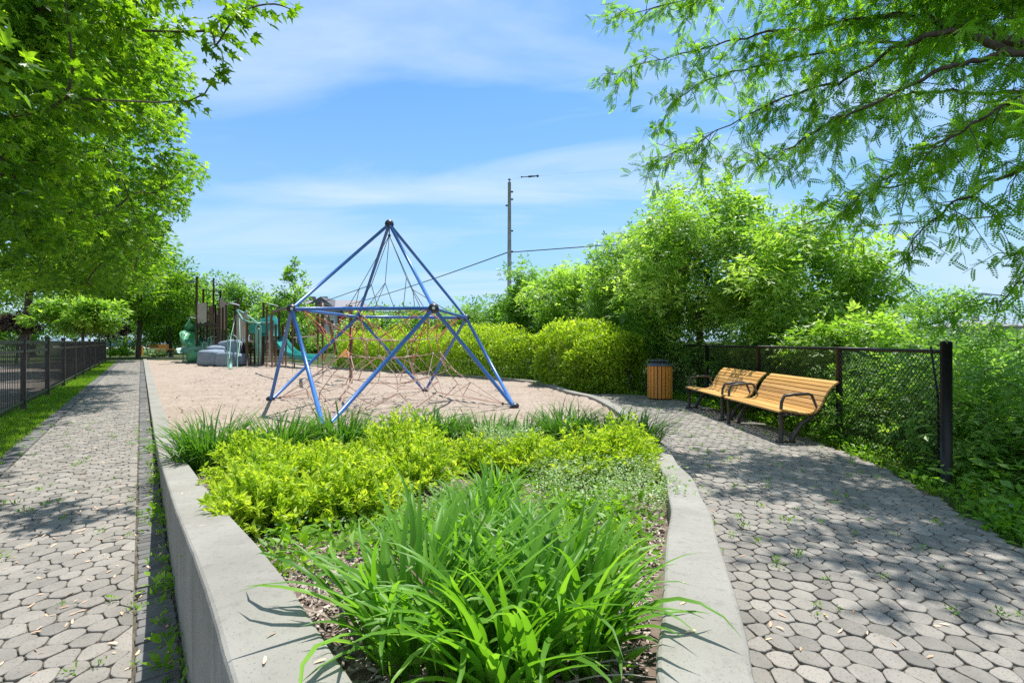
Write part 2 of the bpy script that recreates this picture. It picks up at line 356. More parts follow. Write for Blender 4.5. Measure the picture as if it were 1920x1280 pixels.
MT['roof_light'] = M_surf('grey_shingle', (.20, .19, .20), (.28, .27, .28), 4, .85)
MT['win'] = M_surf('window_glass', (.06, .09, .12), (.10, .14, .18), 2, .12, 0, 10, .6)
MT['trim'] = M_surf('white_trim', (.68, .68, .68), (.8, .8, .8), 2, .5)
MT['pole'] = M_surf('weathered_pole', (.24, .24, .25), (.36, .36, .37), 4, .85)
MT['wire'] = M_surf('black_wire', (.015, .015, .015), (.03, .03, .03), 4, .6)
MT['car_silver'] = M_surf('silver_car', (.55, .57, .6), (.62, .64, .67), 1, .25, 0, 10, .5, metal=.3, coat=.6)
MT['car_blue'] = M_surf('blue_car', (.05, .12, .3), (.07, .15, .36), 1, .25, 0, 10, .5, coat=.6)
MT['car_dark'] = M_surf('dark_car', (.02, .022, .03), (.03, .033, .04), 1, .25, 0, 10, .5, coat=.6)
MT['tyre'] = M_surf('tyre', (.012, .012, .012), (.02, .02, .02), 5, .8)
MT['gravel'] = M_surf('pale_gravel', (.30, .28, .25), (.5, .47, .43), 6, .9, .8, 20, .1)
MT['stone'] = M_surf('pale_boulder', (0.3, 0.3, 0.3), (0.42, 0.42, 0.41), 5, .8, .5, 20, .2)

def M_concrete():
    m, t, o = mat('weathered_concrete'); n = t.nodes; l = t.links
    tcn = n.new('ShaderNodeTexCoord')
    def noise(sc, det, rough=.6, vec=None):
        q = n.new('ShaderNodeTexNoise'); q.inputs['Scale'].default_value = sc; q.inputs['Detail'].default_value = det; q.inputs['Roughness'].default_value = rough; l.new(vec or tcn.outputs['Object'], q.inputs[0]); return q.outputs[0]
    big = ramp(t, [(.30, (.225, .213, .188)), (.70, (.305, .292, .262))]); l.new(noise(2.2, 8), big.inputs[0])
    def dark(src, lo, hi, f, col, prev):
        rr = ramp(t, [(lo, (0, 0, 0)), (hi, (f, f, f))]); l.new(src, rr.inputs[0])
        mm = n.new('ShaderNodeMix'); mm.data_type = 'RGBA'; l.new(rr.outputs[0], mm.inputs[0]); l.new(prev, mm.inputs[6]); mm.inputs[7].default_value = (*col, 1); return mm.outputs[2]
    c = dark(noise(26, 4), .54, .72, .45, (.15, .14, .12), big.outputs[0])
    c = dark(noise(150, 2), .62, .70, .6, (.10, .095, .085), c)
    mpn = n.new('ShaderNodeMapping'); mpn.inputs['Scale'].default_value = (16, 16, .9); l.new(tcn.outputs['Object'], mpn.inputs[0])
    st = noise(1, 4, .6, mpn.outputs[0]); geo = n.new('ShaderNodeNewGeometry'); sp_ = n.new('ShaderNodeSeparateXYZ'); l.new(geo.outputs['Normal'], sp_.inputs[0])
    inv = n.new('ShaderNodeMath'); inv.operation = 'SUBTRACT'; inv.inputs[0].default_value = 1; inv.use_clamp = True; l.new(sp_.outputs[2], inv.inputs[1])
    mu = n.new('ShaderNodeMath'); mu.operation = 'MULTIPLY'; l.new(st, mu.inputs[0]); l.new(inv.outputs[0], mu.inputs[1])
    c = dark(mu.outputs[0], .50, .66, .5, (.13, .115, .09), c)
    p = n.new('ShaderNodeBsdfPrincipled'); l.new(c, p.inputs['Base Color']); p.inputs['Roughness'].default_value = .88; p.inputs['Specular IOR Level'].default_value = .2
    bu = n.new('ShaderNodeBump'); bu.inputs['Strength'].default_value = .5; bu.inputs['Distance'].default_value = .004; l.new(noise(110, 5, .7), bu.inputs['Height']); l.new(bu.outputs[0], p.inputs['Normal'])
    l.new(p.outputs[0], o.inputs[0]); return m
MT['concrete'] = M_concrete()

# ------------------------------------------------------------------ ground shapes
def Hw(d):      # height of the planter wall top along the view depth
    return np.interp(d, [0, 1.0, 1.32, 1.7, 2.0, 2.6, 3.4, 4.8, 6.8, 10, 60], [.68, .675, .67, .625, .575, .475, .37, .20, .085, .07, .06])
def soil(d):
    return np.interp(d, [0, 1.6, 2.6, 3.7, 4.8, 6.2, 7.0], [.55, .50, .33, .20, .10, .04, .02])
def gz(x, y):   # natural ground
    x = np.asarray(x, float); y = np.asarray(y, float)
    drop = np.clip((x - 5.6 - .05*y*0) / 9.0, 0, 1)
    fade = np.clip(1.35 - y / 60, 0, 1)
    return -.035 - 2.6 * drop**1.2 * fade

outer = [G(288, 820, .06)[:2]]
RW = [(.30, .52), (.50, .84), (.517, 1.01), (.587, 1.2), (.665, 1.43), (.86, 2.0), (1.06, 2.55), (1.22, 3.1), (1.43, 3.8), (1.59, 4.58), (1.80, 5.5), (1.97, 6.65), (2.14, 8.2), (2.21, 10.06), (2.08, 11.7), (1.68, 12.9), (.74, 16.4), (-2.4, 19.8), (-5.5, 22.3), (-9.3, 25.2), (-16, 33)]
LW = [tuple(ST(.153, t)[:2]) for t in (46, 30, 20, 14, 10, 7.5, 6, 5, 4, 3.2, 2.5, 2.04, 1.78, 1.54, 1.30, 1.12, .98)] + [(-.36, .62), (-.10, .46)]
def smooth_line(pts, n=5):
    pts = [np.array(p, float) for p in pts]; o = []
    for i in range(len(pts)-1):
        p0 = pts[max(i-1, 0)]; p1 = pts[i]; p2 = pts[i+1]; p3 = pts[min(i+2, len(pts)-1)]
        for k in range(n):
            t = k/n; o.append(.5*((2*p1)+(-p0+p2)*t+(2*p0-5*p1+4*p2-p3)*t*t+(-p0+3*p1-3*p2+p3)*t**3))
    o.append(pts[-1]); return np.array(o)
WALL = smooth_line(LW + RW, 4)
Tn = np.gradient(WALL, axis=0); Tn /= np.linalg.norm(Tn, axis=1, keepdims=True)
INN = WALL + np.stack([-Tn[:, 1], Tn[:, 0]], 1) * .205     # inner edge, to the left of travel
# wall mesh: outer foot, outer top with eased edge, inner top, inner foot
mb = MB(); n = len(WALL); b = .012
side = np.stack([-Tn[:, 1], Tn[:, 0]], 1)
zt = Hw(WALL[:, 1]); rows = []
wob = (fnoise(np.arange(n)*.7, np.zeros(n), 5)-.5)*.006
for off, dz in ((0, None), (0, -b), (b*.35, -b*.35), (b, 0), (.08, .001), (.14, .001), (.205-b, 0), (.205-b*.35, -b*.35), (.205, -b), (.205, None)):
    p = WALL + side*(off + (wob[:, None] if off < .01 else 0))
    z = np.full(n, -.12) if dz is None else zt + dz
    rows.append(np.column_stack([p, z]))
V = np.stack(rows, 1).reshape(-1, 3); k = len(rows)
i = np.arange(n-1)[:, None]*k + np.arange(k-1)[None]
Q = np.stack([i, i+1, i+1+k, i+k], -1).reshape(-1, 4)
mb.add(V, Q, .5)
planter_wall = mb.build('planter_wall', MT['concrete'], smooth=False)
tag(planter_wall, 'smooth grey concrete planter wall that becomes a low kerb round the sand', 'concrete wall')
# far cross kerb closing the sand
mb = MB(); a = ST(.1, 46); e = np.array((-14, 38.2, 0)); a[1] = 36.6; a = G(273, 672.6); e = G(600, 672)
mb.box(((a[0]+e[0])/2, (a[1]+e[1])/2, .03), (abs(e[0]-a[0]), .3, .14))
tag(mb.build('kerb', MT['concrete']), 'straight pale kerb closing the far end of the sand', 'kerb')

# planter soil
inner_poly = [tuple(p) for p, q in zip(INN, WALL) if q[1] < 9.5 or False]
inner_poly = [tuple(p) for p in WALL + side*.1 if p[1] < 7.3]
gx, gy = np.meshgrid(np.arange(-5.6, 2.6, .05), np.arange(.4, 7.3, .05))
def grid_mesh(gx, gy, zz, keep):
    h_, w_ = gx.shape; idx = np.arange(h_*w_).reshape(h_, w_)
    q = np.stack([idx[:-1, :-1], idx[:-1, 1:], idx[1:, 1:], idx[1:, :-1]], -1).reshape(-1, 4)
    kq = keep.ravel()[q].all(1)
    q = q[kq]; used = np.unique(q); re = np.full(h_*w_, -1); re[used] = np.arange(len(used))
    V = np.column_stack([gx.ravel(), gy.ravel(), zz.ravel()])[used]
    return V, re[q]
zz = soil(gy) + (fnoise(gx*4, gy*4, 3)-.5)*.05 + (vnoise(gx*18, gy*18, 8)-.5)*.015
V, Q = grid_mesh(gx, gy, zz, inpoly(gx, gy, inner_poly))
mb = MB(); mb.add(V, Q)
tag(mb.build('planter_soil', MT['mulch_soil'], smooth=True), kind='structure')

# sand
sp = [tuple(p) for p in (WALL + side*.1) if p[1] > 6.6]
ys = [6.6]
while ys[-1] < 38.6: ys.append(ys[-1] + max(.045, ys[-1]*.006))
ys = np.array(ys); us = np.linspace(-.80, .42, 900)
gy = np.repeat(ys[:, None], len(us), 1); gx = us[None]*gy
zz = .005 + (fnoise(gx*1.1, gy*1.1, 20, 3)-.45)*.10*np.clip((gy-6.6)/2, 0, 1) + (fnoise(gx*4.5, gy*4.5, 31, 3)-.45)*.075
pits = np.clip(vnoise(gx*3.4, gy*3.4, 44)-.62, 0, 1); zz -= pits*.15; zz -= np.clip(vnoise(gx*7.5, gy*7.5, 47)-.66, 0, 1)*.10
zz = np.maximum(zz, -.018+.01*vnoise(gx*9, gy*9, 4))
V, Q = grid_mesh(gx, gy, zz, inpoly(gx, gy, sp) & (gy < 38))
mb = MB(); mb.add(V, Q)
tag(mb.build('sand', MT['sand'], smooth=True), kind='structure')

def _noop(): pass
# base ground reaching the horizon
xs = np.concatenate([-np.geomspace(900, 8, 40), np.arange(-7.5, 20, .4), np.geomspace(20.5, 900, 30)])
yy = np.concatenate([np.arange(-10, 30, .5), np.geomspace(30.5, 1500, 40)])
gx, gy = np.meshgrid(xs, yy); zz = gz(gx, gy) + (fnoise(gx*.8, gy*.8, 9)-.5)*.05*(gx > 5)
mb = MB(); V, Q = grid_mesh(gx, gy, zz, np.ones(gx.shape, bool)); mb.add(V, Q)
tag(mb.build('ground', MT['earth'], smooth=True), kind='structure')
# asphalt court behind the left fence
mb = MB(); pl = [ST(-2.1, -3), ST(-2.1, 44), ST(-16, 44), ST(-16, -3)]
mb.add([(p[0], p[1], -.028) for p in pl], [(0, 1, 2, 3)])
tag(mb.build('parking_court', MT['asphalt']), kind='structure')
mb = MB(); pl = [G(100, 653), G(420, 653), G(420, 648.5), G(100, 648.5)]
mb.add([(p[0], p[1], -.02) for p in pl], [(0, 1, 2, 3)])
tag(mb.build('far_road', MT['gravel']), kind='structure')

# ------------------------------------------------------------------ pavers
def voronoi_stones(sites, nb, gap):
    """one convex polygon per site: bisector clipping against near neighbours"""
    P2 = np.array([p for p, _ in sites]); W = np.array([w_ for _, w_ in sites]); out = []
    cell = {}
    for k, p in enumerate(P2): cell.setdefault((int(p[0]//.3), int(p[1]//.3)), []).append(k)
    for k, p in enumerate(P2):
        poly = [(-.2, -.2), (.2, -.2), (.2, .2), (-.2, .2)]
        ci, cj = int(p[0]//.3), int(p[1]//.3)
        for a in (-1, 0, 1):
            for b_ in (-1, 0, 1):
                for q in cell.get((ci+a, cj+b_), ()):
                    if q == k: continue
                    dxx, dyy = P2[q]-p; d2 = dxx*dxx+dyy*dyy
                    if d2 > .16: continue
                    dd = math.sqrt(d2); m = dd/2 + (W[k]**2-W[q]**2)/(2*dd) - gap/2; nx_, ny_ = dxx/dd, dyy/dd
                    new = []
                    for i_ in range(len(poly)):
                        A_, B_ = poly[i_], poly[(i_+1) % len(poly)]
                        da = A_[0]*nx_+A_[1]*ny_-m; db = B_[0]*nx_+B_[1]*ny_-m
                        if da <= 0: new.append(A_)
                        if (da < 0 < db) or (db < 0 < da):
                            t_ = da/(da-db); new.append((A_[0]+(B_[0]-A_[0])*t_, A_[1]+(B_[1]-A_[1])*t_))
                    poly = new
                    if len(poly) < 3: break
        if len(poly) < 3: out.append(None); continue
        out.append(np.array(poly)+p)
    return out
def add_stone(mb, poly, c, cut=.19, z=0.0, tilt=.016):
    poly = np.asarray(poly); nxt = np.roll(poly, -1, 0)
    q = np.stack([poly*(1-cut)+nxt*cut, poly*cut+nxt*(1-cut)], 1).reshape(-1, 2)
    # drop tiny edges
    keep = np.linalg.norm(q-np.roll(q, -1, 0), axis=1) > .006; q = q[keep]
    m = len(q)
    if m < 4: return
    cen = q.mean(0); rel = q-cen
    # second rounding
    nq = np.roll(q, -1, 0); q = np.stack([q*.85+nq*.15, q*.15+nq*.85], 1).reshape(-1, 2); m = len(q); rel = q-cen
    tx, ty = random.gauss(0, tilt), random.gauss(0, tilt); zz = z + random.gauss(0, .0018) - (.005 if random.random() < .05 else 0)
    rel = rel*(1+np.random.default_rng(int(abs(cen[0]*991+cen[1]*7919)*10) % 99991).normal(0, .018, (m, 1)))
    lvl = [(1.0, -.02), (1.0, -.0045), (.985, -.0018), (.94, 0)]
    V = []
    for sc_, dz in lvl:
        r_ = rel*sc_
        V.append(np.column_stack([cen[0]+r_[:, 0], cen[1]+r_[:, 1], zz+dz+r_[:, 0]*tx+r_[:, 1]*ty]))
    V = np.concatenate(V); i_ = np.arange(m); j_ = (i_+1) % m
    Q = np.concatenate([np.stack([l_*m+i_, l_*m+j_, (l_+1)*m+j_, (l_+1)*m+i_], 1) for l_ in range(3)])
    n0 = mb.n; mb.add(V, Q, c); mb.f.setdefault(m, []).append(np.array([np.arange(3*m, 4*m)])+n0)
def hexsites(u0, u1, v0, v1, du, dv, jit):
    o = []; r_ = 0; v = v0
    while v < v1:
        u = u0 + (du/2 if r_ % 2 else 0)
        kk = 0
        while u < u1:
            big = ((kk + r_//2*2) % 3 != 0)
            o.append((np.array((u+random.gauss(0, jit), v+random.gauss(0, jit))), .058 if big else .040))
            u += du; kk += 1
        v += dv; r_ += 1
    return o
# left path: s -1.30 .. .14
sites = hexsites(-1.16, -.02, -1.0, 46, .118, .111, .012)
polys = voronoi_stones(sites, None, .005)
mb = MB()
for (p, _), po in zip(sites, polys):
    if po is None or p[1] > 45.6: continue
    po = np.clip(po, [-1.145, -9], [-.03, 99])
    W_ = np.stack([po[:, 0]*NX-po[:, 1]*NY, po[:, 0]*NY+po[:, 1]*NX], 1)
    add_stone(mb, W_, min(1, max(0, random.gauss(.52, .15))))
lp = mb
o = lp.build('paver_path', MT['paver'], smooth=False); tag(o, kind='structure')
mb = MB()
for s0, s1 in ((-1.36, -1.165), (-.02, .145)):
    t = -1.0
    while t < 45.8:
        wd = .078 if s0 > -1 else .085
        po = np.array([(s0+.004, t), (s1-.004, t), (s1-.004, t+wd-.006), (s0+.004, t+wd-.006)]) + np.array((random.gauss(0, .003), 0))
        W_ = np.stack([po[:, 0]*NX-po[:, 1]*NY, po[:, 0]*NY+po[:, 1]*NX], 1)
        add_stone(mb, W_, min(1, max(0, random.gauss(.5, .22))), cut=.06); t += wd
tag(mb.build('paver_border', MT['paver_dark']), kind='structure')
mb = MB(); pl = [ST(-1.40, -2), ST(.2, -2), ST(.2, 46), ST(-1.40, 46)]
# fine dirt sheet with a little relief under the joints
mb.add([(p[0], p[1], -.012) for p in pl], [(0, 1, 2, 3)])
tag(mb.build('joint_sand', MT['joint']), kind='structure')
# right path
VERGE = smooth_line([(3.0, -1.0), (3.2, 1.5), (3.42, 3.1), (3.98, 4.8), (4.22, 6.0), (4.30, 8.0), (4.22, 10.0), (3.95, 11.6), (3.3, 12.6), (1.75, 12.9)], 4)
rpoly = [(p[0], p[1]) for p in VERGE] + [tuple(p) for p in WALL[::-1] if p[1] < 12.9 and p[0] > .2] + [(.2, .3), (.2, -1)]
sites = hexsites(-.2, 4.6, -.9, 13.1, .117, .108, .0125)
polys = voronoi_stones(sites, None, .0055)
mb = MB()
rp = np.array([p for p, _ in sites]); ok = inpoly(rp[:, 0], rp[:, 1], rpoly)
for (p, _), po, g_ in zip(sites, polys, ok):
    if po is None or not g_: continue
    add_stone(mb, po, min(1, max(0, random.gauss(.48, .16))))
tag(mb.build('paver_walk', MT['paver']), kind='structure')
mb = MB(); mb.prism(rpoly, -.03, -.012)
tag(mb.build('walk_joint_sand', MT['joint']), kind='structure')

# ------------------------------------------------------------------ blades (daylily, grass)
def blades(mb, base, az, Ln, th0, bend, wd, c, seg=8, fold=.25, twist=None):
    N_ = len(base); s_ = np.linspace(0, 1, seg+1)
    th = th0[:, None] + bend[:, None]*s_[None]**1.6
    ds = Ln[:, None]/seg
    r_ = np.concatenate([np.zeros((N_, 1)), np.cumsum(np.sin(th[:, :-1]+.0)*ds, 1)], 1)
    z_ = np.concatenate([np.zeros((N_, 1)), np.cumsum(np.cos(th[:, :-1])*ds, 1)], 1)
    azs = az[:, None] + (twist[:, None]*s_[None]**2 if twist is not None else 0)
    dx_, dy_ = np.cos(az)[:, None], np.sin(az)[:, None]
    C = np.stack([base[:, 0:1]+r_*np.cos(azs), base[:, 1:2]+r_*np.sin(azs), base[:, 2:3]+z_], -1)
    sx_, sy_ = -np.sin(azs), np.cos(azs)
    w_ = wd[:, None]*np.minimum(1, .55+2.2*s_)*(1-s_**3.2)
    nz_ = np.stack([-np.cos(th)*np.cos(azs), -np.cos(th)*np.sin(azs), np.sin(th)], -1)
    sd = np.stack([sx_, sy_, np.zeros_like(sx_)], -1)
    Lf = C + sd*w_[..., None]*.5 + nz_*w_[..., None]*fold; Rt = C - sd*w_[..., None]*.5 + nz_*w_[..., None]*fold
    V = np.stack([Lf, C, Rt], 2).reshape(-1, 3)
    k_ = 3*(seg+1); q = []
    for i_ in range(seg):
        a_ = 3*i_; q += [(a_, a_+1, a_+4, a_+3), (a_+1, a_+2, a_+5, a_+4)]
    q = np.array(q); Q = (q[None]+(np.arange(N_)*k_)[:, None, None]).reshape(-1, 4)
    tipc = np.where(RNG.uniform(0, 1, N_) < .22, RNG.uniform(.25, .7, N_), 0)[:, None]*np.clip((s_[None]-.8)*5, 0, 1)
    mb.add(V, Q, np.repeat(np.clip(c[:, None]+tipc*1.2, 0, 1.0).ravel(), 3))
def daylily(loc, n, ln, label, group, m='lily', spread=.11, wd=.027, lean=(.03, .5), bend=(.5, 2.3)):
    mb = MB(); a = RNG.uniform(0, 2*math.pi, n); rr = spread*np.sqrt(RNG.uniform(0, 1, n))
    base = np.column_stack([loc[0]+rr*np.cos(a), loc[1]+rr*np.sin(a), np.full(n, loc[2]-.03)])
    az = a + RNG.normal(0, .7, n)
    L_ = ln*RNG.uniform(.55, 1.12, n)
    blades(mb, base, az, L_, RNG.uniform(*lean, n), RNG.uniform(*bend, n), wd*RNG.uniform(.6, 1.25, n), np.clip(RNG.normal(.55, .25, n), 0, 1), seg=9, twist=RNG.normal(0, .35, n))
    # a few withered blades at the foot
    k_ = max(2, n//8)
    o = empty('daylily', (loc[0], loc[1], loc[2]-.03), label, 'daylily', group)
    mb.build('foliage', MT[m], o, smooth=True)
    mb2 = MB(); a2 = RNG.uniform(0, 2*math.pi, k_)
    blades(mb2, np.column_stack([loc[0]+.05*np.cos(a2), loc[1]+.05*np.sin(a2), np.full(k_, loc[2]-.01)]), a2, RNG.uniform(.2, .6, k_)*ln/.6, RNG.uniform(.5, 1.3, k_), RNG.uniform(.5, 1.5, k_), np.full(k_, .010), RNG.uniform(0, 1, k_), seg=5)
    mb2.build('withered_foliage', MT['chips'], o)
    return o
g1 = 'daylily clumps spilling forward at the tip of the planter'
front = [((-.27, 1.34), 120, .54, 'daylily clump at the near left corner, blades over the left wall'),
         ((-.02, 1.22), 115, .52, 'daylily clump nearest the camera at the very bottom of the planter'),
         ((.17, 1.34), 115, .50, 'daylily clump at near right, long blades drooping over the right wall'),
         ((.13, 1.62), 95, .42, 'upright daylily clump beside the inner face of the right wall'),
         ((-.08, 1.64), 105, .46, 'daylily clump behind the nearest one, in the middle of the mass'),
         ((-.25, 1.72), 90, .42, 'daylily clump reaching left over the bare mulch'),
         ((-.20, 2.05), 95, .40, 'daylily clump in the middle of the long daylily drift, left side'),
         ((-.02, 2.05), 80, .37, 'daylily clump in the middle of the long daylily drift, right side'),
         ((-.14, 2.45), 95, .40, 'daylily clump two from the back of the drift'),
         ((-.20, 2.85), 85, .40, 'daylily clump touching the big yellow spirea'),
         ((-.12, 3.25), 100, .42, 'tallest daylily clump at the back of the drift'),
         ]
for (xy, n_, ln, lb) in front:
    daylily((xy[0], xy[1], float(soil(xy[1]))), n_, ln, lb, g1, 'lily')
g2 = 'row of darker daylilies between the planter and the sand'
rowd = [((-3.12, 4.95), 150, .62, 'dark daylily clump at the left end, blades hanging over the concrete edge'),
        ((-2.55, 5.25), 150, .60, 'second dark daylily clump from the left end of the back row'),
        ((-2.1, 5.75), 150, .60, 'dark daylily clump in front of the two nearest blue feet'),
        ((-1.55, 6.15), 110, .46, 'low dark daylily clump hidden behind the tall yellow spirea'),
        ((-.95, 6.1), 150, .58, 'dark daylily clump just right of the tall yellow spirea'),
        ((-.35, 6.25), 110, .50, 'low dark daylily clump in the middle of the back row'),
        ((.12, 6.0), 110, .50, 'dark daylily clump left of the fullest one'),
        ((.68, 6.05), 170, .62, 'fullest dark daylily clump under the end of the blue foot'),
        ((1.12, 5.75), 130, .56, 'dark daylily clump second from the right wall'),
        ((1.52, 5.95), 130, .58, 'dark daylily clump against the right wall by the walk')]
for (xy, n_, ln, lb) in rowd:
    daylily((xy[0], xy[1], float(soil(xy[1]))), int(n_*2.3), ln*1.12, lb, g2, 'lily_dark', spread=.26, wd=.020, bend=(.5, 2.2))

# ------------------------------------------------------------------ spirea
def shrub_leaves(mb, base, rx, ry, h, nst, per, ls, tv=LANCE_V, tf=LEAF_F, low=.25):
    a = RNG.uniform(0, 2*math.pi, nst); rr = np.sqrt(RNG.uniform(0, 1, nst))
    tip = np.column_stack([rx*rr*np.cos(a), ry*rr*np.sin(a), h*(1-.55*rr**2)*RNG.uniform(.55, 1.22, nst)])
    foot = tip*np.array((.28, .28, 0)); foot[:, 2] = 0
    t_ = RNG.uniform(low, 1, (nst, per))**.8
    mid = foot*.45+tip*.55+np.array((0, 0, 1))*h*.10
    pt = ((1-t_)**2)[..., None]*foot[:, None]+(2*t_*(1-t_))[..., None]*mid[:, None]+(t_**2)[..., None]*tip[:, None]
    pt = pt.reshape(-1, 3)+np.array(base); n_ = len(pt)
    ax = np.repeat(norm(tip-foot), per, 0)
    dr = norm(ax*.5+RNG.normal(0, .6, (n_, 3))+np.array((0, 0, .15)))
    up = norm(np.array((0, 0, 1.0))+RNG.normal(0, .45, (n_, 3)))
    cl = np.repeat(np.clip(RNG.normal(.5, .38, nst), 0, 1), per)*.6+np.clip(RNG.normal(.5, .25, n_), 0, 1)*.5+(t_.ravel()-.6)*.35
    inst(mb, tv, tf, pt, frames(dr, up), ls*RNG.uniform(.6, 1.25, n_), np.clip(cl, 0, 1))
    return foot+np.array(base), mid+np.array(base), tip+np.array(base)
def spirea(x, y, rx, ry, h, label, nst=230, per=20, ls=.050):
    z = float(soil(y)); o = empty('spirea_shrub', (x, y, z), label, 'shrub', 'golden spirea bushes in the planter')
    mb = MB(); f_, m_, t_ = shrub_leaves(mb, (x, y, z), rx, ry, h, nst, per, ls, OV_V, OV_F)
    mb.build('foliage', MT['spirea'], o)
    mb = MB()
    for k_ in range(0, nst, 5): mb.tube([f_[k_], m_[k_], t_[k_]], [.004, .003, .0015], 3, cap=False)
    mb.build('stems', MT['stem'], o)
spirea(-2.02, 3.75, .34, .42, .46, 'yellow spirea by the left wall just in front of the dark daylilies')
spirea(-1.58, 3.25, .38, .50, .42, 'bright yellow spirea mound leaning on the left wall')
spirea(-1.32, 3.35, .42, .5, .42, 'low yellow spirea between the left wall and the tall one')
spirea(-1.62, 4.15, .5, .42, .34, 'yellow spirea behind, under the dark daylily row')
spirea(-1.0, 4.35, .48, .5, .58, 'tallest golden spirea in the middle of the planter', 380)
spirea(-1.40, 2.72, .34, .36, .34, 'nearest yellow spirea, low against the left wall')
spirea(-1.00, 2.95, .40, .36, .36, 'yellow spirea in front of the tall one, nearest the mulch')
spirea(-.78, 3.85, .42, .42, .42, 'yellow-green spirea touching the long daylily drift')
spirea(-.35, 4.75, .42, .35, .34, 'low spirea behind the tall daylily')
spirea(.20, 4.75, .40, .42, .36, 'loose yellow spirea right of the daylily drift')
spirea(.58, 4.30, .40, .44, .44, 'sparse yellowish spirea in the right half')
spirea(1.00, 4.45, .36, .40, .52, 'spirea with a tall leafy shoot near the right wall')
spirea(1.22, 5.05, .36, .36, .40, 'spirea tucked into the corner by the right wall')

# ------------------------------------------------------------------ small weeds, mulch, litter
def weeds(name, pts, z, m, ls, per, kind_label=None, hh=.07, tv=LEAF_V, tf=LEAF_F, spread=.06):
    pts = np.asarray(pts); n_ = len(pts); z = np.broadcast_to(z, (n_,))
    P_ = np.repeat(np.column_stack([pts, z]), per, 0); k_ = len(P_)
    a_ = RNG.uniform(0, 2*math.pi, k_); sc_ = np.repeat(RNG.uniform(.5, 1.3, n_), per)
    off = np.column_stack([np.cos(a_), np.sin(a_), np.zeros(k_)])*(spread*sc_*RNG.uniform(.1, 1, k_))[:, None]
    P_ = P_+off+np.array((0, 0, 1.0))*(hh*sc_*RNG.uniform(.05, 1, k_))[:, None]
    dr = norm(off+RNG.normal(0, .02, (k_, 3))+np.array((0, 0, .03))); up = norm(np.array((0, 0, 1.0))+RNG.normal(0, .4, (k_, 3)))
    mb = MB(); inst(mb, tv, tf, P_, frames(dr, up), ls*sc_*RNG.uniform(.6, 1.2, k_), np.clip(np.repeat(RNG.normal(.5, .22, n_), per)+RNG.normal(0, .12, k_), 0, 1))
    return tag(mb.build(name, MT[m]), kind='stuff')
def scatter(poly, n_):
    poly = np.array(poly); lo = poly.min(0); hi = poly.max(0); o = []
    while sum(len(x) for x in o) < n_:
        q = RNG.uniform(lo, hi, (n_*2, 2)); o.append(q[inpoly(q[:, 0], q[:, 1], poly)])
    return np.concatenate(o)[:n_]
ipoly = [tuple(p) for p in WALL + side*.24 if p[1] < 6.9]
q = scatter([tuple(p) for p in WALL + side*.33 if p[1] < 6.7], 1400); q = q[(fnoise(q[:, 0]*1.9, q[:, 1]*1.9, 77) > .47)]; q = np.concatenate([q, scatter([(.15, 1.9), (.5, 1.9), (.8, 3.3), (.2, 3.3)], 110), scatter([(.6, 3.3), (1.2, 3.4), (1.5, 4.9), (.9, 4.9)], 60)])
weeds('planter_weeds', q, soil(q[:, 1]), 'weed', .05, 12, hh=.10, spread=.09)
q = scatter([(-1.4, 2.2), (-.5, 2.2), (-.3, 3.4), (-1.6, 3.2)], 90)
weeds('pale_ground_cover', np.concatenate([q, scatter([(.2, 3.1), (1.15, 3.0), (1.3, 4.6), (.2, 4.6)], 150), scatter([(-.6, 4.9), (.3, 4.9), (.3, 5.6), (-.6, 5.6)], 60)]), .22, 'pale_weed', .024, 60, hh=.2, spread=.12)
q = np.concatenate([scatter([(-1.0, 1.85), (-.5, 1.75), (-.45, 2.9), (-1.45, 2.8)], 60), scatter([(.38, 2.1), (.6, 2.1), (.85, 3.2), (.3, 3.2)], 30)])
weeds('broadleaf_weeds', q, soil(q[:, 1]), 'weed', .062, 12, hh=.11, spread=.09)
# mulch chips
q = np.concatenate([scatter(ipoly, 14000), scatter([p for p in ipoly if p[1] < 3.4], 26000)]); q = q[q[:, 1] < 5.2]
n_ = len(q); pos = np.column_stack([q, soil(q[:, 1])+RNG.uniform(.0, .022, n_)])
a_ = RNG.uniform(0, 6.28, n_); dr = np.column_stack([np.cos(a_), np.sin(a_), RNG.normal(0, .3, n_)]); up = norm(np.array((0, 0, 1.0))+RNG.normal(0, .45, (n_, 3)))
CHIP_V = [(-.5, -.16, 0), (.4, -.22, 0), (.5, .1, .04), (-.4, .2, .02)]; CHIP_F = np.array([(0, 1, 2, 3)])
mb = MB(); inst(mb, CHIP_V, CHIP_F, pos, frames(dr, up), RNG.uniform(.008, .034, n_), RNG.uniform(0, 1, n_))
tag(mb.build('wood_chip_mulch', MT['chips']), kind='stuff')
# samara litter
SAM_V = [(-.5, 0, 0), (-.3, .12, .02), (.1, .17, .05), (.5, .05, .03), (.45, -.08, .02), (0, -.08, .0)]; SAM_F = np.array([(0, 5, 2, 1), (5, 4, 3, 2)])
def litter(name, q, z, smin, smax):
    n_ = len(q); pos = np.column_stack([q, np.broadcast_to(z, (n_,))])
    a_ = RNG.uniform(0, 6.28, n_); dr = np.column_stack([np.cos(a_), np.sin(a_), RNG.normal(0, .12, n_)]); up = norm(np.array((0, 0, 1.0))+RNG.normal(0, .3, (n_, 3)))
    mb = MB(); inst(mb, SAM_V, SAM_F, pos, frames(dr, up), RNG.uniform(smin, smax, n_), RNG.uniform(.2, 1, n_)); return tag(mb.build(name, MT['litter']), kind='stuff')
st = np.column_stack([np.clip(RNG.normal(-.25, .42, 420), -1.3, .1), 2.5+RNG.uniform(0, 1, 420)**1.4*12])
ql = np.stack([st[:, 0]*NX-st[:, 1]*NY, st[:, 0]*NY+st[:, 1]*NX], 1)
litter('seed_litter', np.concatenate([ql, scatter(rpoly, 420)]), .006, .022, .055)
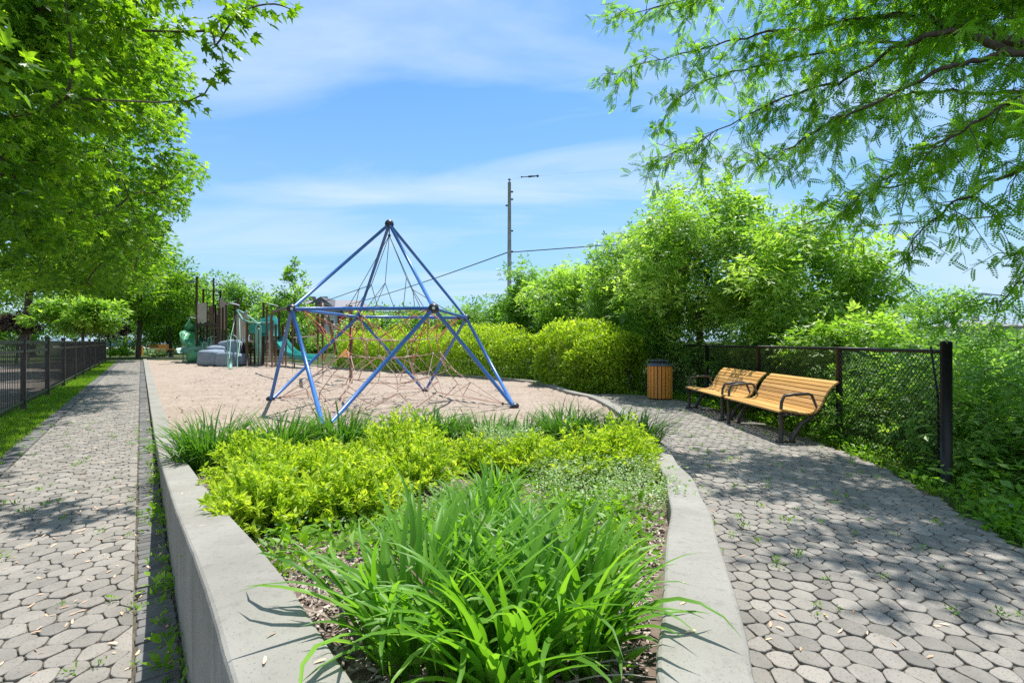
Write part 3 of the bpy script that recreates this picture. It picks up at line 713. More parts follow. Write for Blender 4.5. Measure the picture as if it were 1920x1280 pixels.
pick = RNG.integers(20, len(WALL)-60, 16); pw = WALL[pick]+side[pick]*RNG.uniform(.03, .17, (16, 1))
litter('wall_top_litter', pw, Hw(pw[:, 1])+.006, .02, .04)
q = scatter([(-6, 7.0), (2.0, 7.0), (1.9, 11), (-1, 19), (-8, 24), (-16, 26)], 2600); n_ = len(q)
a_ = RNG.uniform(0, 6.28, n_); dr = np.column_stack([np.cos(a_), np.sin(a_), RNG.normal(0, .2, n_)]); up = norm(np.array((0, 0, 1.0))+RNG.normal(0, .3, (n_, 3)))
mb = MB(); inst(mb, CHIP_V, CHIP_F, np.column_stack([q, RNG.uniform(.02, .045, n_)]), frames(dr, up), RNG.uniform(.02, .075, n_), RNG.uniform(0, .4, n_))
tag(mb.build('sand_shade_specks', MT['stem']), kind='stuff')  # dark chips stand in for the shade in footprints and pits
# weeds in the joints
st = np.column_stack([RNG.uniform(-1.35, -.0, 150), 2.2+RNG.uniform(0, 1, 150)**1.3*9]); st[:60, 0] = RNG.choice([-1.18, .1, .13, -.03], 60)+RNG.normal(0, .02, 60)
ql = np.stack([st[:, 0]*NX-st[:, 1]*NY, st[:, 0]*NY+st[:, 1]*NX], 1)
qe = (WALL - side*.03)[(WALL[:, 0] > .3) & (WALL[:, 1] < 9)]; qe = np.repeat(qe, 3, 0)+RNG.normal(0, .03, (len(qe)*3, 2))
weeds('joint_weeds', np.concatenate([ql, scatter(rpoly, 230), qe]), .002, 'weed', .022, 16, hh=.03, spread=.035)
stl = np.column_stack([RNG.uniform(.06, .15, 38), RNG.uniform(2.2, 8, 38)]); ql = np.stack([stl[:, 0]*NX-stl[:, 1]*NY, stl[:, 0]*NY+stl[:, 1]*NX], 1)
stl = None
weeds('wall_foot_weeds', np.concatenate([ql, (.70, 1.62)+RNG.normal(0, .05, (14, 2)), (.78, 1.75)+RNG.normal(0, .05, (8, 2))]), .0, 'weed', .05, 12, hh=.07, spread=.06)

# ------------------------------------------------------------------ lawn strip and verge
def grass(name, q, z, hmin, hmax, wd):
    n_ = len(q); mb = MB()
    blades(mb, np.column_stack([q, np.broadcast_to(z, (n_,))]), RNG.uniform(0, 6.28, n_), RNG.uniform(hmin, hmax, n_), RNG.uniform(0, .5, n_), RNG.uniform(.1, 1.4, n_), wd*RNG.uniform(.6, 1.3, n_), np.clip(.5+(fnoise(q[:, 0]*2, q[:, 1]*2, 61)-.5)*1.2+RNG.normal(0, .2, n_), 0, 1), seg=2, fold=.1)
    return tag(mb.build(name, MT['grass']), kind='stuff')
tt = 5+RNG.uniform(0, 1, 52000)**1.7*39; ss = RNG.uniform(-2.15, -1.34, 52000)+RNG.normal(0, .03, 52000)
q = np.stack([ss*NX-tt*NY, ss*NY+tt*NX], 1)
grass('lawn_strip', q, -.035, .04, .10, .012)
vp = [tuple(p) for p in VERGE] + [(4.7, 12.8), (5.3, 11), (5.5, 8), (5.6, 5), (5.6, 3), (5.2, 1)]
q = scatter(vp, 900); weeds('verge_weeds', q, gz(q[:, 0], q[:, 1]), 'weed', .075, 16, hh=.13, spread=.10)
q = scatter(vp, 9000); grass('verge_grass', q, gz(q[:, 0], q[:, 1]), .05, .14, .01)
q = scatter([(3.3, 1.2), (3.6, 3.2), (4.3, 5), (4.5, 8), (12, 12), (14, 4), (8, 1)], 2600)
weeds('bank_undergrowth', q, gz(q[:, 0], q[:, 1]), 'thicket', .10, 14, hh=.30, spread=.20)

# ------------------------------------------------------------------ trees
def tree(name, label, group, base, top_h, clumps, leafm, tv, tf, ls, per, trunk_r=.12, droop=.25, fork=.35, cr_spread=.5, bark='bark', flat=.7, tmin=.012, cat='tree', up_bias=0.0, jitter_n=.45):
    """clumps: (N,4) centres and radii. Limbs join each clump to the nearest wood."""
    base = np.array(base, float)
    o = empty(name, base, label, cat, group)
    nodes = []; par = []
    nt_ = 7
    lean = RNG.normal(0, .03, 2)*top_h
    for k_ in range(nt_):
        t_ = k_/(nt_-1); nodes.append(base+np.array((lean[0]*t_, lean[1]*t_, top_h*t_))); par.append(k_-1)
    first = 2
    cl = clumps[np.argsort(np.linalg.norm(clumps[:, :3]-nodes[-1], axis=1))]
    for c in cl:
        A_ = np.array(nodes); idx = np.arange(len(A_)); dist = np.linalg.norm(A_-c[:3], axis=1)
        ok_ = idx >= first
        pen = np.where(A_[:, 2] > c[2], (A_[:, 2]-c[2])*.9, 0)
        k_ = idx[ok_][np.argmin((dist+pen)[ok_])]
        p0 = A_[k_]; v_ = c[:3]-p0; L_ = np.linalg.norm(v_); m_ = max(1, int(L_/.55)); last = k_
        bow = np.array((0, 0, 1.0))*L_*.10 + RNG.normal(0, .05, 3)*L_
        for j_ in range(1, m_+1):
            t_ = j_/m_; nodes.append(p0+v_*t_+bow*math.sin(math.pi*t_)); par.append(last); last = len(nodes)-1
    nn = len(nodes); A_ = np.array(nodes); wgt = np.zeros(nn); ch = np.zeros(nn)
    for k_ in range(nn-1, 0, -1):
        if wgt[k_] == 0: wgt[k_] = 1
        wgt[par[k_]] += wgt[k_]
    mx_ = wgt[0]; rad = np.maximum(tmin*.5, trunk_r*(wgt/mx_)**.52)
    mb = MB()
    mb.tube(A_[:nt_], rad[:nt_]*np.linspace(1.15, 1, nt_), 9)
    kids = {}
    for k_ in range(nt_, nn): kids.setdefault(par[k_], []).append(k_)
    done = set()
    for k_ in range(nt_, nn):
        if k_ in done: continue
        chain = [par[k_], k_]; done.add(k_)
        while chain[-1] in kids:
            nx_ = [q_ for q_ in kids[chain[-1]] if q_ not in done]
            if not nx_: break
            b_ = max(nx_, key=lambda q_: wgt[q_]); chain.append(b_); done.add(b_)
        rr = rad[chain].copy(); rr[0] = rr[1]; rr[-1] *= .5
        cp_ = smooth_line(A_[chain], 3); mb.tube(cp_, np.interp(np.linspace(0, len(chain)-1, len(cp_)), np.arange(len(chain)), rr), 5, cap=False)
    mb.build('trunk', MT[bark], o, smooth=True)
    # foliage
    nC = len(clumps); per_ = np.maximum(3, (per*RNG.uniform(.6, 1.3, nC)*(clumps[:, 3]/clumps[:, 3].mean())**2).astype(int))
    ci = np.repeat(np.arange(nC), per_); n_ = len(ci)
    off = RNG.normal(0, 1, (n_, 3)); off = norm(off)*(RNG.uniform(0, 1, n_)**.45)[:, None]*np.array((1, 1, flat))
    off *= clumps[ci, 3][:, None]
    pos = clumps[ci, :3]+off
    cen = clumps[:, :3].mean(0)
    outw = norm(pos-cen); outw[:, 2] *= .3
    dr = norm(outw*.7+norm(off)*.6+RNG.normal(0, .5, (n_, 3))+np.array((0, 0, -droop+up_bias)))
    up = norm(np.array((0, 0, 1.0))+RNG.normal(0, jitter_n, (n_, 3)))
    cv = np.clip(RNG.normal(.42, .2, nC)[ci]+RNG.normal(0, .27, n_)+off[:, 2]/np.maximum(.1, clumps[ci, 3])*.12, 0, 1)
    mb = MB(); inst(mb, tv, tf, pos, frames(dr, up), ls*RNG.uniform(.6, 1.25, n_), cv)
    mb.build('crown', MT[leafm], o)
    return o
def ellip(cen, rad, n_, rc, shell=.35, seed=None):
    v = norm(RNG.normal(0, 1, (n_*3, 3)))*(RNG.uniform(shell, 1, n_*3)**.6)[:, None]
    nz_ = .8+.4*vnoise(v[:, 0]*2.3+5, v[:, 1]*2.3+v[:, 2]*3, int(RNG.integers(0, 999)))
    v = (v*nz_[:, None])[:n_]
    return np.column_stack([np.array(cen)+v*np.array(rad), rc*RNG.uniform(.6, 1.35, n_)])
def proj(c): return 960+F*c[:, 0]/np.maximum(c[:, 1], .1), 640-F*(c[:, 2]-H0)/np.maximum(c[:, 1], .1)

# near maple, upper left
c = ellip((-6.2, 4.9, 5.9), (5.0, 4.2, 4.0), 1700, .42, .1)
px, py = proj(c); edge = np.interp(py, [-200, 0, 30, 60, 100, 150, 200, 250, 300, 330], [640, 520, 470, 440, 385, 370, 345, 340, 310, 285])
low = (py < np.interp(px, [-800, 0, 120, 250, 330], [620, 500, 470, 400, 330]))
ssh = NX*(c[:, 0]-.13*c[:, 2])+NY*(c[:, 1]-.29*c[:, 2]); tsh = -NY*(c[:, 0]-.13*c[:, 2])+NX*(c[:, 1]-.29*c[:, 2])
ok_ = ~((ssh > -1.45) & (ssh < .6) & (tsh > 2.5) & (tsh < 14) & (RNG.uniform(0, 1, len(c)) < 1.0)) & (px + c[:, 3]*F/np.maximum(c[:, 1], .1)*.8 < edge) & (c[:, 1] > 2.6) & low & (np.linalg.norm(c[:, :3]-np.array((0, 0, 1.4)), axis=1) > 3.4)
c = np.concatenate([c[ok_][:480], np.array([[*P(a_, b_, d_), r_] for a_, b_, d_, r_ in ((470, 15, 5.2, .26), (435, 40, 5.0, .24), (515, 8, 5.4, .18), (405, 85, 5.2, .26), (405, 138, 5.0, .17), (355, 190, 5.1, .20), (340, 60, 5.5, .20), (395, 60, 5.3, .18), (440, 5, 5.6, .22), (545, 18, 5.4, .08))])])
tree('maple_tree', 'big broadleaf maple overhanging the upper left corner, nearest of its row', 'maples along the left fence', (-7.6, 3.6, -.03), 4.6, c, 'maple', MAPLE_V, MAPLE_F, .14, 90, .13)
c = ellip((-11.6, 12.3, 6.6), (5.2, 4.6, 4.5), 500, .6, .25)
px, py = proj(c); edge = np.interp(py, [-200, 0, 250, 300, 330, 350, 380, 420, 470, 500, 560], [440, 395, 335, 378, 385, 350, 355, 320, 322, 300, 290])
ok_ = (px + c[:, 3]*F/c[:, 1]*.75 < edge) & (py < 540); c = c[ok_]
tree('maple_tree', 'second maple in the row, its crown edge stepping out below the near one', 'maples along the left fence', (-13.6, 12.0, -.03), 5.2, c, 'maple_far', MAPLE2_V, MAPLE2_F, .19, 78, .15)
c = ellip((-20.2, 21.0, 6.7), (4.3, 4.3, 3.4), 230, .8, .25)
tree('maple_tree', 'third maple of the row, shading the fence', 'maples along the left fence', (-24.4, 18.6, -.03), 5.2, c, 'maple_far', LEAF_V, LEAF_F, .24, 100, .2)
c = ellip((-27.9, 32.5, 6.3), (3.3, 4.0, 3.1), 140, .9, .25)
tree('maple_tree', 'fourth maple of the row, before the path ends', 'maples along the left fence', (-33.5, 33.0, -.03), 4.9, c, 'maple_far', LEAF_V, LEAF_F, .28, 100, .2)
c = ellip((-32.0, 41.6, 6.0), (4.3, 4.2, 3.4), 150, 1.0, .2)
tree('maple_tree', 'maple with a bare dark trunk standing at the end of the left path', 'maples along the left fence', (-32.1, 41.2, -.03), 4.2, c, 'maple_far', LEAF_V, LEAF_F, .28, 120, .17)
c = ellip((-24.2, 27.0, 2.9), (2.9, 1.5, 1.05), 60, .5, .1)
tree('low_tree', 'small bright lime-green tree behind the left fence', None, (-24.2, 27.0, -.03), 2.0, c, 'boxelder', LEAF_V, LEAF_F, .26, 110, .07)
c = ellip((-31.5, 30.5, 2.6), (1.2, 1.0, .7), 24, .4, .1)
tree('purple_bush', 'purple-leaved bush left of the bright lime tree', None, (-31.5, 30.5, -.03), 1.4, c, 'purple', LEAF_V, LEAF_F, .22, 60, .06, cat='bush')
c = ellip((-36.0, 43, 2.4), (2.6, 1.0, .6), 24, .5, .1)
tree('purple_bush', 'reddish-brown bush hanging low by the end of the left fence', None, (-36, 43, -.03), 1.4, c, 'purple', LEAF_V, LEAF_F, .25, 60, .06, cat='bush')
k = 0
for (x, y, r_, zc, zr, m_, lb) in [(-31, 22, 4.5, 4, 4, 'maple_far', 'dark tree at the left edge, farthest from the path behind the fence'),
        (-38, 33, 5, 4.2, 4.5, 'dark_tree', 'dark tree behind the purple-leaved bush'),
        (-47, 47, 5.5, 4.5, 5, 'thicket', 'dark tree behind the bright lime tree'),
        (-50, 62, 5.5, 5, 5, 'dark_tree', 'tall dark tree beyond the parked cars, left one'),
        (-45, 70, 5.5, 5, 5, 'maple_far', 'green tree beyond the parked cars, right of the path-end trunk'),
        (-40, 56, 3.6, 4.6, 4.6, 'maple_far', 'bright green tree behind the spiral slide'),
        (-35.5, 58, 4.2, 5, 4.6, 'thicket', 'bushy green tree behind the brown play tower'),
        (-31, 60, 3.8, 4.2, 4.2, 'maple_far', 'round tree between the two play towers'),
        (-25, 52, 3.0, 3.2, 3.2, 'thicket', 'low tree behind the teal slide hood')]:
    c = ellip((x, y, zc), (r_, r_, zr), 110, 1.0 if y > 30 else .8, .3)
    tree('background_tree', lb, 'trees closing the view on the left', (x, y, -.05), zc, c, m_, LEAF_V, LEAF_F, .36 if y > 40 else .27, 85, .22)
# young upright maple behind the playground
c = []
for k in range(70):
    u = RNG.uniform(0, 1); a = RNG.uniform(0, 6.28); r_ = (1-u)**.7*1.9+.12
    c.append((-15.9+r_*math.cos(a)*RNG.uniform(.4, 1), 35+r_*math.sin(a)*RNG.uniform(.4, 1), 2.8+u*4.6-r_*.1, .55*(1.15-u*.75)))
c = np.array(c)
tree('young_maple', 'ragged young maple with upright leaders behind the playground', None, (-15.9, 35, -.03), 5.2, c, 'thicket', LEAF_V, LEAF_F, .27, 40, .07, up_bias=.5)

# right-hand thicket trees behind the chain-link fence
RNG = np.random.default_rng(204)
TR = [((5.2, 13.2), (2.1, 2.2, 2.35), 3.5, 190, .5, .125, 'boxelder', 'tallest box elder rising behind the two benches, left part of the thicket'),
      ((6.45, 10.6), (1.45, 1.6, 1.75), 2.5, 120, .40, .12, 'boxelder', 'broad box elder behind the near bench'),
      ((5.85, 8.2), (.8, .9, .9), 1.1, 50, .34, .11, 'boxelder', 'box elder sapling filling in over the nearest fence bay'),
      ((4.35, 16.5), (1.8, 1.8, 2.2), 3.1, 150, .5, .13, 'boxelder', 'box elder behind the right golden hedge'),
      ((3.3, 20.2), (2.2, 2.0, 2.0), 2.9, 150, .55, .15, 'boxelder', 'leafy box elder between the utility pole and the hedge'),
      ((1.6, 24.0), (2.2, 2.0, 2.1), 2.9, 110, .6, .18, 'thicket', 'darker tree at the foot of the utility pole'),
      ((-.6, 31.0), (3.0, 2.0, 1.7), 2.2, 80, .8, .22, 'thicket', 'low tree left of the utility pole'),
      ((8.6, 9.6), (1.3, 1.3, .9), -.4, 60, .36, .12, 'boxelder', 'pale leafy tree on the bank right of the end post'),
      ]
for (xy, rad, zc, nC, rc, ls, m_, lb) in TR:
    zb = float(gz(*xy)); c = ellip((xy[0], xy[1], zc), rad, int(nC*.95), rc, .25)
    tree('box_elder', lb, 'leafy trees behind the chain-link fence', (xy[0], xy[1], zb), max(1.0, zc-zb-.6), c, m_, BOX_V, BOX_F, ls*2.2, 46, .09, droop=.35, flat=.6)
for (x, y, r_, zc, zr, lb) in [(23, 26, 2.6, 1.6, 2.7, 'round-topped distant tree right of the thicket'),
                              (33, 30, 3.6, -.4, 2.6, 'low tree before the grey roof at the right edge'),
                              (16, 16, 2.8, -.6, 2.0, 'bushy tree lower down the bank'),
                              (20, 18.5, 2.4, -.4, 2.0, 'second bushy tree down the bank, farther right'),
                              (26, 22, 2.6, -.6, 2.0, 'third bushy tree down the bank, at the right edge')]:
    c = ellip((x, y, zc), (r_, r_, zr), 120, .6, .3)
    tree('bank_tree', lb, 'trees down the bank on the right', (x, y, float(gz(x, y))), max(.6, zc-float(gz(x, y))), c, 'thicket', LEAF_V, LEAF_F, .2, 95, .14)
RNG = np.random.default_rng(77)
UB = [((5.25, 5.3), 'broadleaf bush pressed against the nearest fence bay'), ((5.5, 6.6), 'bush behind the second fence post'), ((5.6, 8.0), 'bush behind the near bench'), ((5.7, 9.4), 'bush behind the far bench'),
      ((5.5, 10.8), 'bush behind the fence between bench and bin'), ((5.3, 12.2), 'bush rising behind the round bin'), ((4.6, 13.9), 'bush in the corner between bin and right golden hedge'), ((5.6, 3.9), 'bush right of the thick end post'),
      ((6.6, 4.6), 'leafy bush second to the right of the end post'), ((7.4, 6.2), 'bush beyond the end post, lower on the bank'), ((5.1, 2.9), 'low bush in the verge by the pale boulder'), ((9.2, 7.6), 'bush at the right edge above the gravel'), ((6.9, 8.0), 'bush filling the gap behind the third post')]
for (xy, lb) in UB:
    zb = float(gz(*xy)); hh = RNG.uniform(1.0, 1.35) if xy[0] < 5 or xy[1] > 4.5 else .75
    c = ellip((xy[0], xy[1], zb+hh*.62), (.85, .85, hh*.62), 34, .33, .2)
    tree('thicket_bush', lb, 'bushes behind the chain-link fence', (xy[0], xy[1], zb), hh*.5, c, 'thicket', BOX_V, BOX_F, .17, 60, .03, droop=.4, cat='bush')
# far skyline trees
k = 0
for (px_, d_, h_, r_, m_) in [(598, 60, 1.7, 3, 'thicket'), (700, 44, 4.1, 3.2, 'thicket'), (748, 46, 4.2, 3.4, 'maple_far'), (800, 44, 4.0, 3.0, 'thicket'), (860, 48, 4.0, 3.4, 'maple_far'), (775, 70, 6.4, 1.4, 'thicket'), (905, 42, 3.4, 2.4, 'thicket')]:
    x = (px_-960)*d_/F; c = ellip((x, d_, h_*.55), (r_, r_, h_*.55), 60, 1.0, .3)
    lb = ['low trees in front of the brick apartments, left of the others', 'leafy tree right of the brick apartments', 'tree seen through the middle of the climbing net', 'tree behind the right half of the net',
          'tree left of the small far treetop behind the hedge', 'thin treetop poking above the blue crossbar', 'tree at the right of the skyline by the pole'][k]; k += 1
    tree('skyline_tree', lb, 'skyline trees behind the golden hedge', (x, d_, -.05), h_*.6, c, m_, LEAF_V, LEAF_F, .34, 80, .15)
for (px_, d_, h_) in [(1350, 60, 6), (1700, 70, 5), (150, 90, 11), (330, 95, 11), (480, 90, 8), (30, 60, 9)]:
    pass

# hedges
def hedge(label, path, h, wdt, n_):
    """clipped-loose golden hedge along a ground line"""
    path = smooth_line(path, 8); sg = np.linalg.norm(np.diff(path, axis=0), axis=1); cum = np.concatenate([[0], np.cumsum(sg)])
    t_ = RNG.uniform(0, cum[-1], n_); cx = np.interp(t_, cum, path[:, 0]); cyy = np.interp(t_, cum, path[:, 1])
    tx_ = np.interp(t_, cum, np.gradient(path[:, 0])); ty_ = np.interp(t_, cum, np.gradient(path[:, 1])); nrm = norm(np.column_stack([ty_, -tx_]))
    bump_ = .82+.36*fnoise(t_*1.3, np.zeros(n_), 15); endf = np.clip(np.minimum(t_, cum[-1]-t_)/.7, 0, 1)**.5
    a_ = RNG.uniform(0, math.pi, n_); r_ = RNG.uniform(.45, 1, n_)**.5
    la = np.cos(a_)*wdt*.5*r_*bump_*(.5+.5*endf); hz = np.abs(np.sin(a_))**.6*h*r_*bump_*(.6+.4*endf); low_ = RNG.uniform(0, 1, n_) < .3; hz = np.where(low_, RNG.uniform(0, .75, n_)*h, hz); la = np.where(low_, np.sign(RNG.normal(0, 1, n_))*wdt*.5*RNG.uniform(.75, 1, n_)*(.72+.28*np.clip(hz/(h*.5), 0, 1))*np.sqrt(np.clip(1-(hz/h/1.02)**3, 0, 1))*(.5+.5*endf), la)
    lump = (fnoise(t_*2.2+la*1.5, hz*2.2, 71)-.5)*.8
    pos = np.column_stack([cx+nrm[:, 0]*(la+np.sign(la)*lump), cyy+nrm[:, 1]*(la+np.sign(la)*lump), np.maximum(.03, hz+lump*.6)])
    outv = norm(np.column_stack([nrm[:, 0]*la, nrm[:, 1]*la, (hz-h*.4)]))
    dr = norm(outv*.6+RNG.normal(0, .5, (n_, 3))); up = norm(outv+RNG.normal(0, .55, (n_, 3))+np.array((0, 0, .5)))
    o = empty('golden_hedge', (path[0][0], path[0][1], 0), label, 'hedge', 'golden hedges along the sand')
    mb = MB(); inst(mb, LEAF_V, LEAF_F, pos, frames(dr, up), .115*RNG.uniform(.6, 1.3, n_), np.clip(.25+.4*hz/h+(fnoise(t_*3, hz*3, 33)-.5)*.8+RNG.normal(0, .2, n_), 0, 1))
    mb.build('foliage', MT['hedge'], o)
    mb = MB()
    for k_ in range(int(cum[-1]*5)):
        u = RNG.uniform(0, cum[-1]); x_, y_ = np.interp(u, cum, path[:, 0]), np.interp(u, cum, path[:, 1]); dv = RNG.normal(0, wdt*.22, 2)
        mb.tube([(x_, y_, -.02), (x_+dv[0]*.4, y_+dv[1]*.4, h*.4), (x_+dv[0], y_+dv[1], h*.8)], [.018, .012, .006], 4, cap=False)
    mb.build('stems', MT['bark'], o)
hedge('golden hedge left of the gap, seen through the climbing net', [(1.0, 17.9), (-.35, 19.0), (-2.55, 20.9), (-5.35, 23.2), (-8.8, 25.9)], 2.0, 2.3, 34000)
hedge('rounded golden hedge beside the bin and the walk', [(3.35, 13.1), (2.75, 13.7), (1.95, 15.0), (1.45, 16.3)], 1.95, 1.9, 19000)

# ------------------------------------------------------------------ honey locust, upper right
def locust():
    o = empty('honey_locust', (6.9, 4.6, 0), 'honey locust with feathery leaves arching in from the upper right', 'tree')
    mbT = MB(); A = lambda *p: [np.array(q, float) for q in p]
    mbT.tube(A((6.9, 4.6, -.05), (6.8, 4.6, 1.5), (6.6, 4.7, 3.2), (6.2, 4.8, 4.2)), [.2, .17, .15, .12], 10)
    H = P
    limbs = [
        ([(6.2, 4.8, 4.2), P(1905, 80, 4.8), P(1840, 45, 5.2), P(1740, 30, 5.6), P(1650, 32, 6.0), P(1520, 45, 6.4), P(1400, 65, 6.8), P(1290, 90, 7.1), P(1180, 130, 7.3)], .055),
        ([(6.2, 4.8, 4.2), P(1900, 95, 4.7), P(1810, 60, 4.9), P(1740, 70, 5.2), P(1640, 130, 5.5), P(1520, 180, 5.9), P(1380, 250, 6.2), P(1250, 310, 6.5)], .045),
        ([(6.5, 4.7, 3.4), P(1960, 130, 4.6), P(1860, 110, 4.6), P(1760, 150, 4.8), P(1650, 210, 5.1), P(1540, 255, 5.4), P(1450, 300, 5.6), P(1380, 330, 5.8)], .04),
        ([(6.6, 4.7, 3.0), P(1990, 190, 4.5), P(1880, 225, 4.5), P(1770, 290, 4.7), P(1700, 350, 4.9), P(1630, 400, 5.0), P(1590, 440, 5.1)], .035),
        ([(6.7, 4.7, 2.8), P(1990, 300, 4.3), P(1900, 330, 4.3), P(1820, 390, 4.4), P(1760, 440, 4.5), P(1735, 485, 4.6)], .028),
        ([(6.7, 4.7, 2.6), P(2010, 420, 4.2), P(1950, 470, 4.2), P(1900, 530, 4.2), P(1870, 570, 4.3)], .02),
        ([(6.2, 4.8, 4.2), P(1960, 40, 5.4), P(1860, -20, 6.0), P(1700, -40, 6.8), P(1500, -30, 7.2), P(1300, -5, 7.6), P(1150, 30, 7.8)], .05),
        ([(6.5, 4.7, 3.2), P(1960, 180, 5.2), P(1820, 165, 5.6), P(1700, 190, 6.0), P(1600, 240, 6.3), P(1500, 300, 6.5), P(1420, 360, 6.7)], .03),
        ([(6.6, 4.7, 3.0), P(1980, 240, 5.0), P(1850, 280, 5.4), P(1740, 330, 5.6), P(1640, 370, 5.8), P(1570, 370, 6.0), P(1530, 400, 6.1)], .03),
        ([(6.2, 4.8, 4.2), P(1930, 60, 5.8), P(1800, 80, 6.4), P(1600, 95, 7.0), P(1420, 140, 7.4), P(1290, 190, 7.6), P(1230, 270, 7.7)], .035),
        ([(6.6, 4.7, 3.2), P(1990, 230, 3.9), P(1900, 190, 3.9), P(1800, 230, 4.1), P(1720, 250, 4.3), P(1640, 300, 4.5)], .025)]
    # boughs above the frame and to the right, that throw the shade on the walk
    for a_, r_, z_ in [(130, 3.4, 6.4), (160, 3.0, 7.6), (40, 3, 6), (0, 3, 6), (90, 3, 6.3), (-60, 2.2, 7.2)]:
        e = np.array((6.3+r_*math.cos(R(a_)), 4.8+r_*math.sin(R(a_)), z_)); s0 = np.array((6.2, 4.8, 4.2))
        limbs.append(([s0, s0*.65+e*.35+np.array((0, 0, .5)), s0*.3+e*.7+np.array((0, 0, .5)), e], .05))
    for e in [(2.7, 4.5, 6.2), (3.1, 5.5, 6.4), (3.6, 4.1, 6.6), (2.8, 6.1, 6.3), (4.2, 5.2, 6.9), (3.7, 6.6, 6.6), (4.6, 4.2, 6.3), (3.4, 5.0, 6.0), (3.9, 4.7, 5.8), (3.0, 5.0, 7.0), (4.4, 3.7, 6.0), (3.3, 6.2, 5.9), (3.9, 5.9, 6.2), (2.6, 5.3, 6.1)]:
        e = np.array(e); s0 = np.array((6.2, 4.8, 4.2)); limbs.append(([s0, s0*.65+e*.35+np.array((0, 0, .5)), s0*.3+e*.7+np.array((0, 0, .3)), e], .05))
    LP = []; LD = []; LS = []
    for li, (pts, r0) in enumerate(limbs):
        c = smooth_line(pts, 6); m_ = len(c)
        c[6:] += np.cumsum(RNG.normal(0, .022, (m_-6, 3)), 0)
        mbT.tube(c, np.linspace(r0, .008, m_)*(.35+.65*np.linspace(1, 0, m_)**.6), 6)
        seg = np.linalg.norm(np.diff(c, axis=0), axis=1); cum = np.concatenate([[0], np.cumsum(seg)]); Lt = cum[-1]
        big = li >= 11
        nt_ = int(Lt*(8 if big else (8 if li in (2, 3, 4, 5, 7, 8, 10) else 13)))
        for j_ in range(nt_):
            u = RNG.uniform(.12, 1.0)**.8*Lt; p = np.array([np.interp(u, cum, c[:, k_]) for k_ in range(3)])
            k0 = min(m_-2, np.searchsorted(cum, u)-1); tdir = norm(c[k0+1]-c[k0])
            dv = norm(tdir*.55+RNG.normal(0, .8, 3)*np.array((1, 1, .6))+np.array((0, 0, -.22)))
            l_ = RNG.uniform(.25, .95)*(1.2-.55*u/Lt); q1 = p+dv*l_*.5+np.array((0, 0, .03)); q2 = p+dv*l_+np.array((0, 0, -.14*l_*2))
            mbT.tube([p, q1, q2], [.006, .004, .002], 3, cap=False)
            nl = int(l_*(28 if big else 30)); uu = RNG.uniform(.1, 1, nl)
            pp = p[None]*((1-uu)**2)[:, None]+2*q1[None]*(uu*(1-uu))[:, None]+q2[None]*(uu**2)[:, None]
            LP.append(pp); LD.append(norm(dv[None]*.5+RNG.normal(0, .8, (nl, 3))+np.array((0, 0, -.35)))); LS.append(RNG.uniform(.10, .165, nl))
    LP = np.concatenate(LP); LD = np.concatenate(LD); LS = np.concatenate(LS); n_ = len(LP)
    mbT.build('trunk', MT['bark'], o, smooth=True)
    up = norm(np.array((0, 0, 1.0))+RNG.normal(0, .8, (n_, 3)))
    mb = MB(); inst(mb, LOC_V, LOC_F, LP, frames(LD, up), LS, np.clip(RNG.normal(.45, .25, n_), 0, 1))
    mb.build('crown', MT['locust'], o)
    print('locust leaves', n_)
RNG = np.random.default_rng(31)
locust()

# ------------------------------------------------------------------ climbing pyramid
F1, F2, F3, F4 = G(507, 750), G(608, 804), G(965, 763), G(797, 732)
mid = lambda a, b, z: np.array(((a[0]+b[0])/2, (a[1]+b[1])/2, z))
A_, B_, C_, D_ = mid(F1, F2, 2.04), mid(F2, F3, 2.03), mid(F3, F4, 2.0), mid(F4, F1, 2.03)
A_ = P(547, 579, A_[1]); B_ = P(813, 578, B_[1]); C_ = P(874, 596, C_[1]); D_ = P(671, 594, D_[1])
cen = (F1+F2+F3+F4)/4; AP = P(730, 420, cen[1])
pyr = empty('climbing_pyramid', (cen[0], cen[1], 0), 'blue tube climbing pyramid with a red rope net on the sand', 'climbing frame')
def bar(a, b, r=.034, m='blue', name='bar', sides=12, par=pyr):
    return MB().tube([a, b], r, sides).build(name, MT[m], par, smooth=True)
for a, b in ((A_, B_), (B_, C_), (C_, D_), (D_, A_)): bar(a, b)
for a in (A_, B_, C_, D_): bar(AP, a, name='ridge_bar')
for a, f in ((A_, F1), (A_, F2), (B_, F2), (B_, F3), (C_, F3), (C_, F4), (D_, F4), (D_, F1)): bar(a, np.array((f[0], f[1], -.02)), .038, name='leg')
for a, r_ in ((A_, .10), (B_, .10), (C_, .09), (D_, .085), (AP, .10)):
    jb = MB().sphere(a, r_, 20, 12).build('ball_joint', MT['ball'], pyr, smooth=True)
    v = norm(np.array((0, 0, 1.4))-a); v[2] *= .2; v = norm(v)
    if a is not AP: MB().tube([a+v*r_*.9, a+v*(r_*1.04)], .028, 12).build('bolt_cap', MT['clip'], jb)
for f in (F1, F2, F3, F4): MB().sphere((f[0], f[1], .03), (.10, .10, .07), 16, 8).build('foot', MT['ball'], pyr, smooth=True)
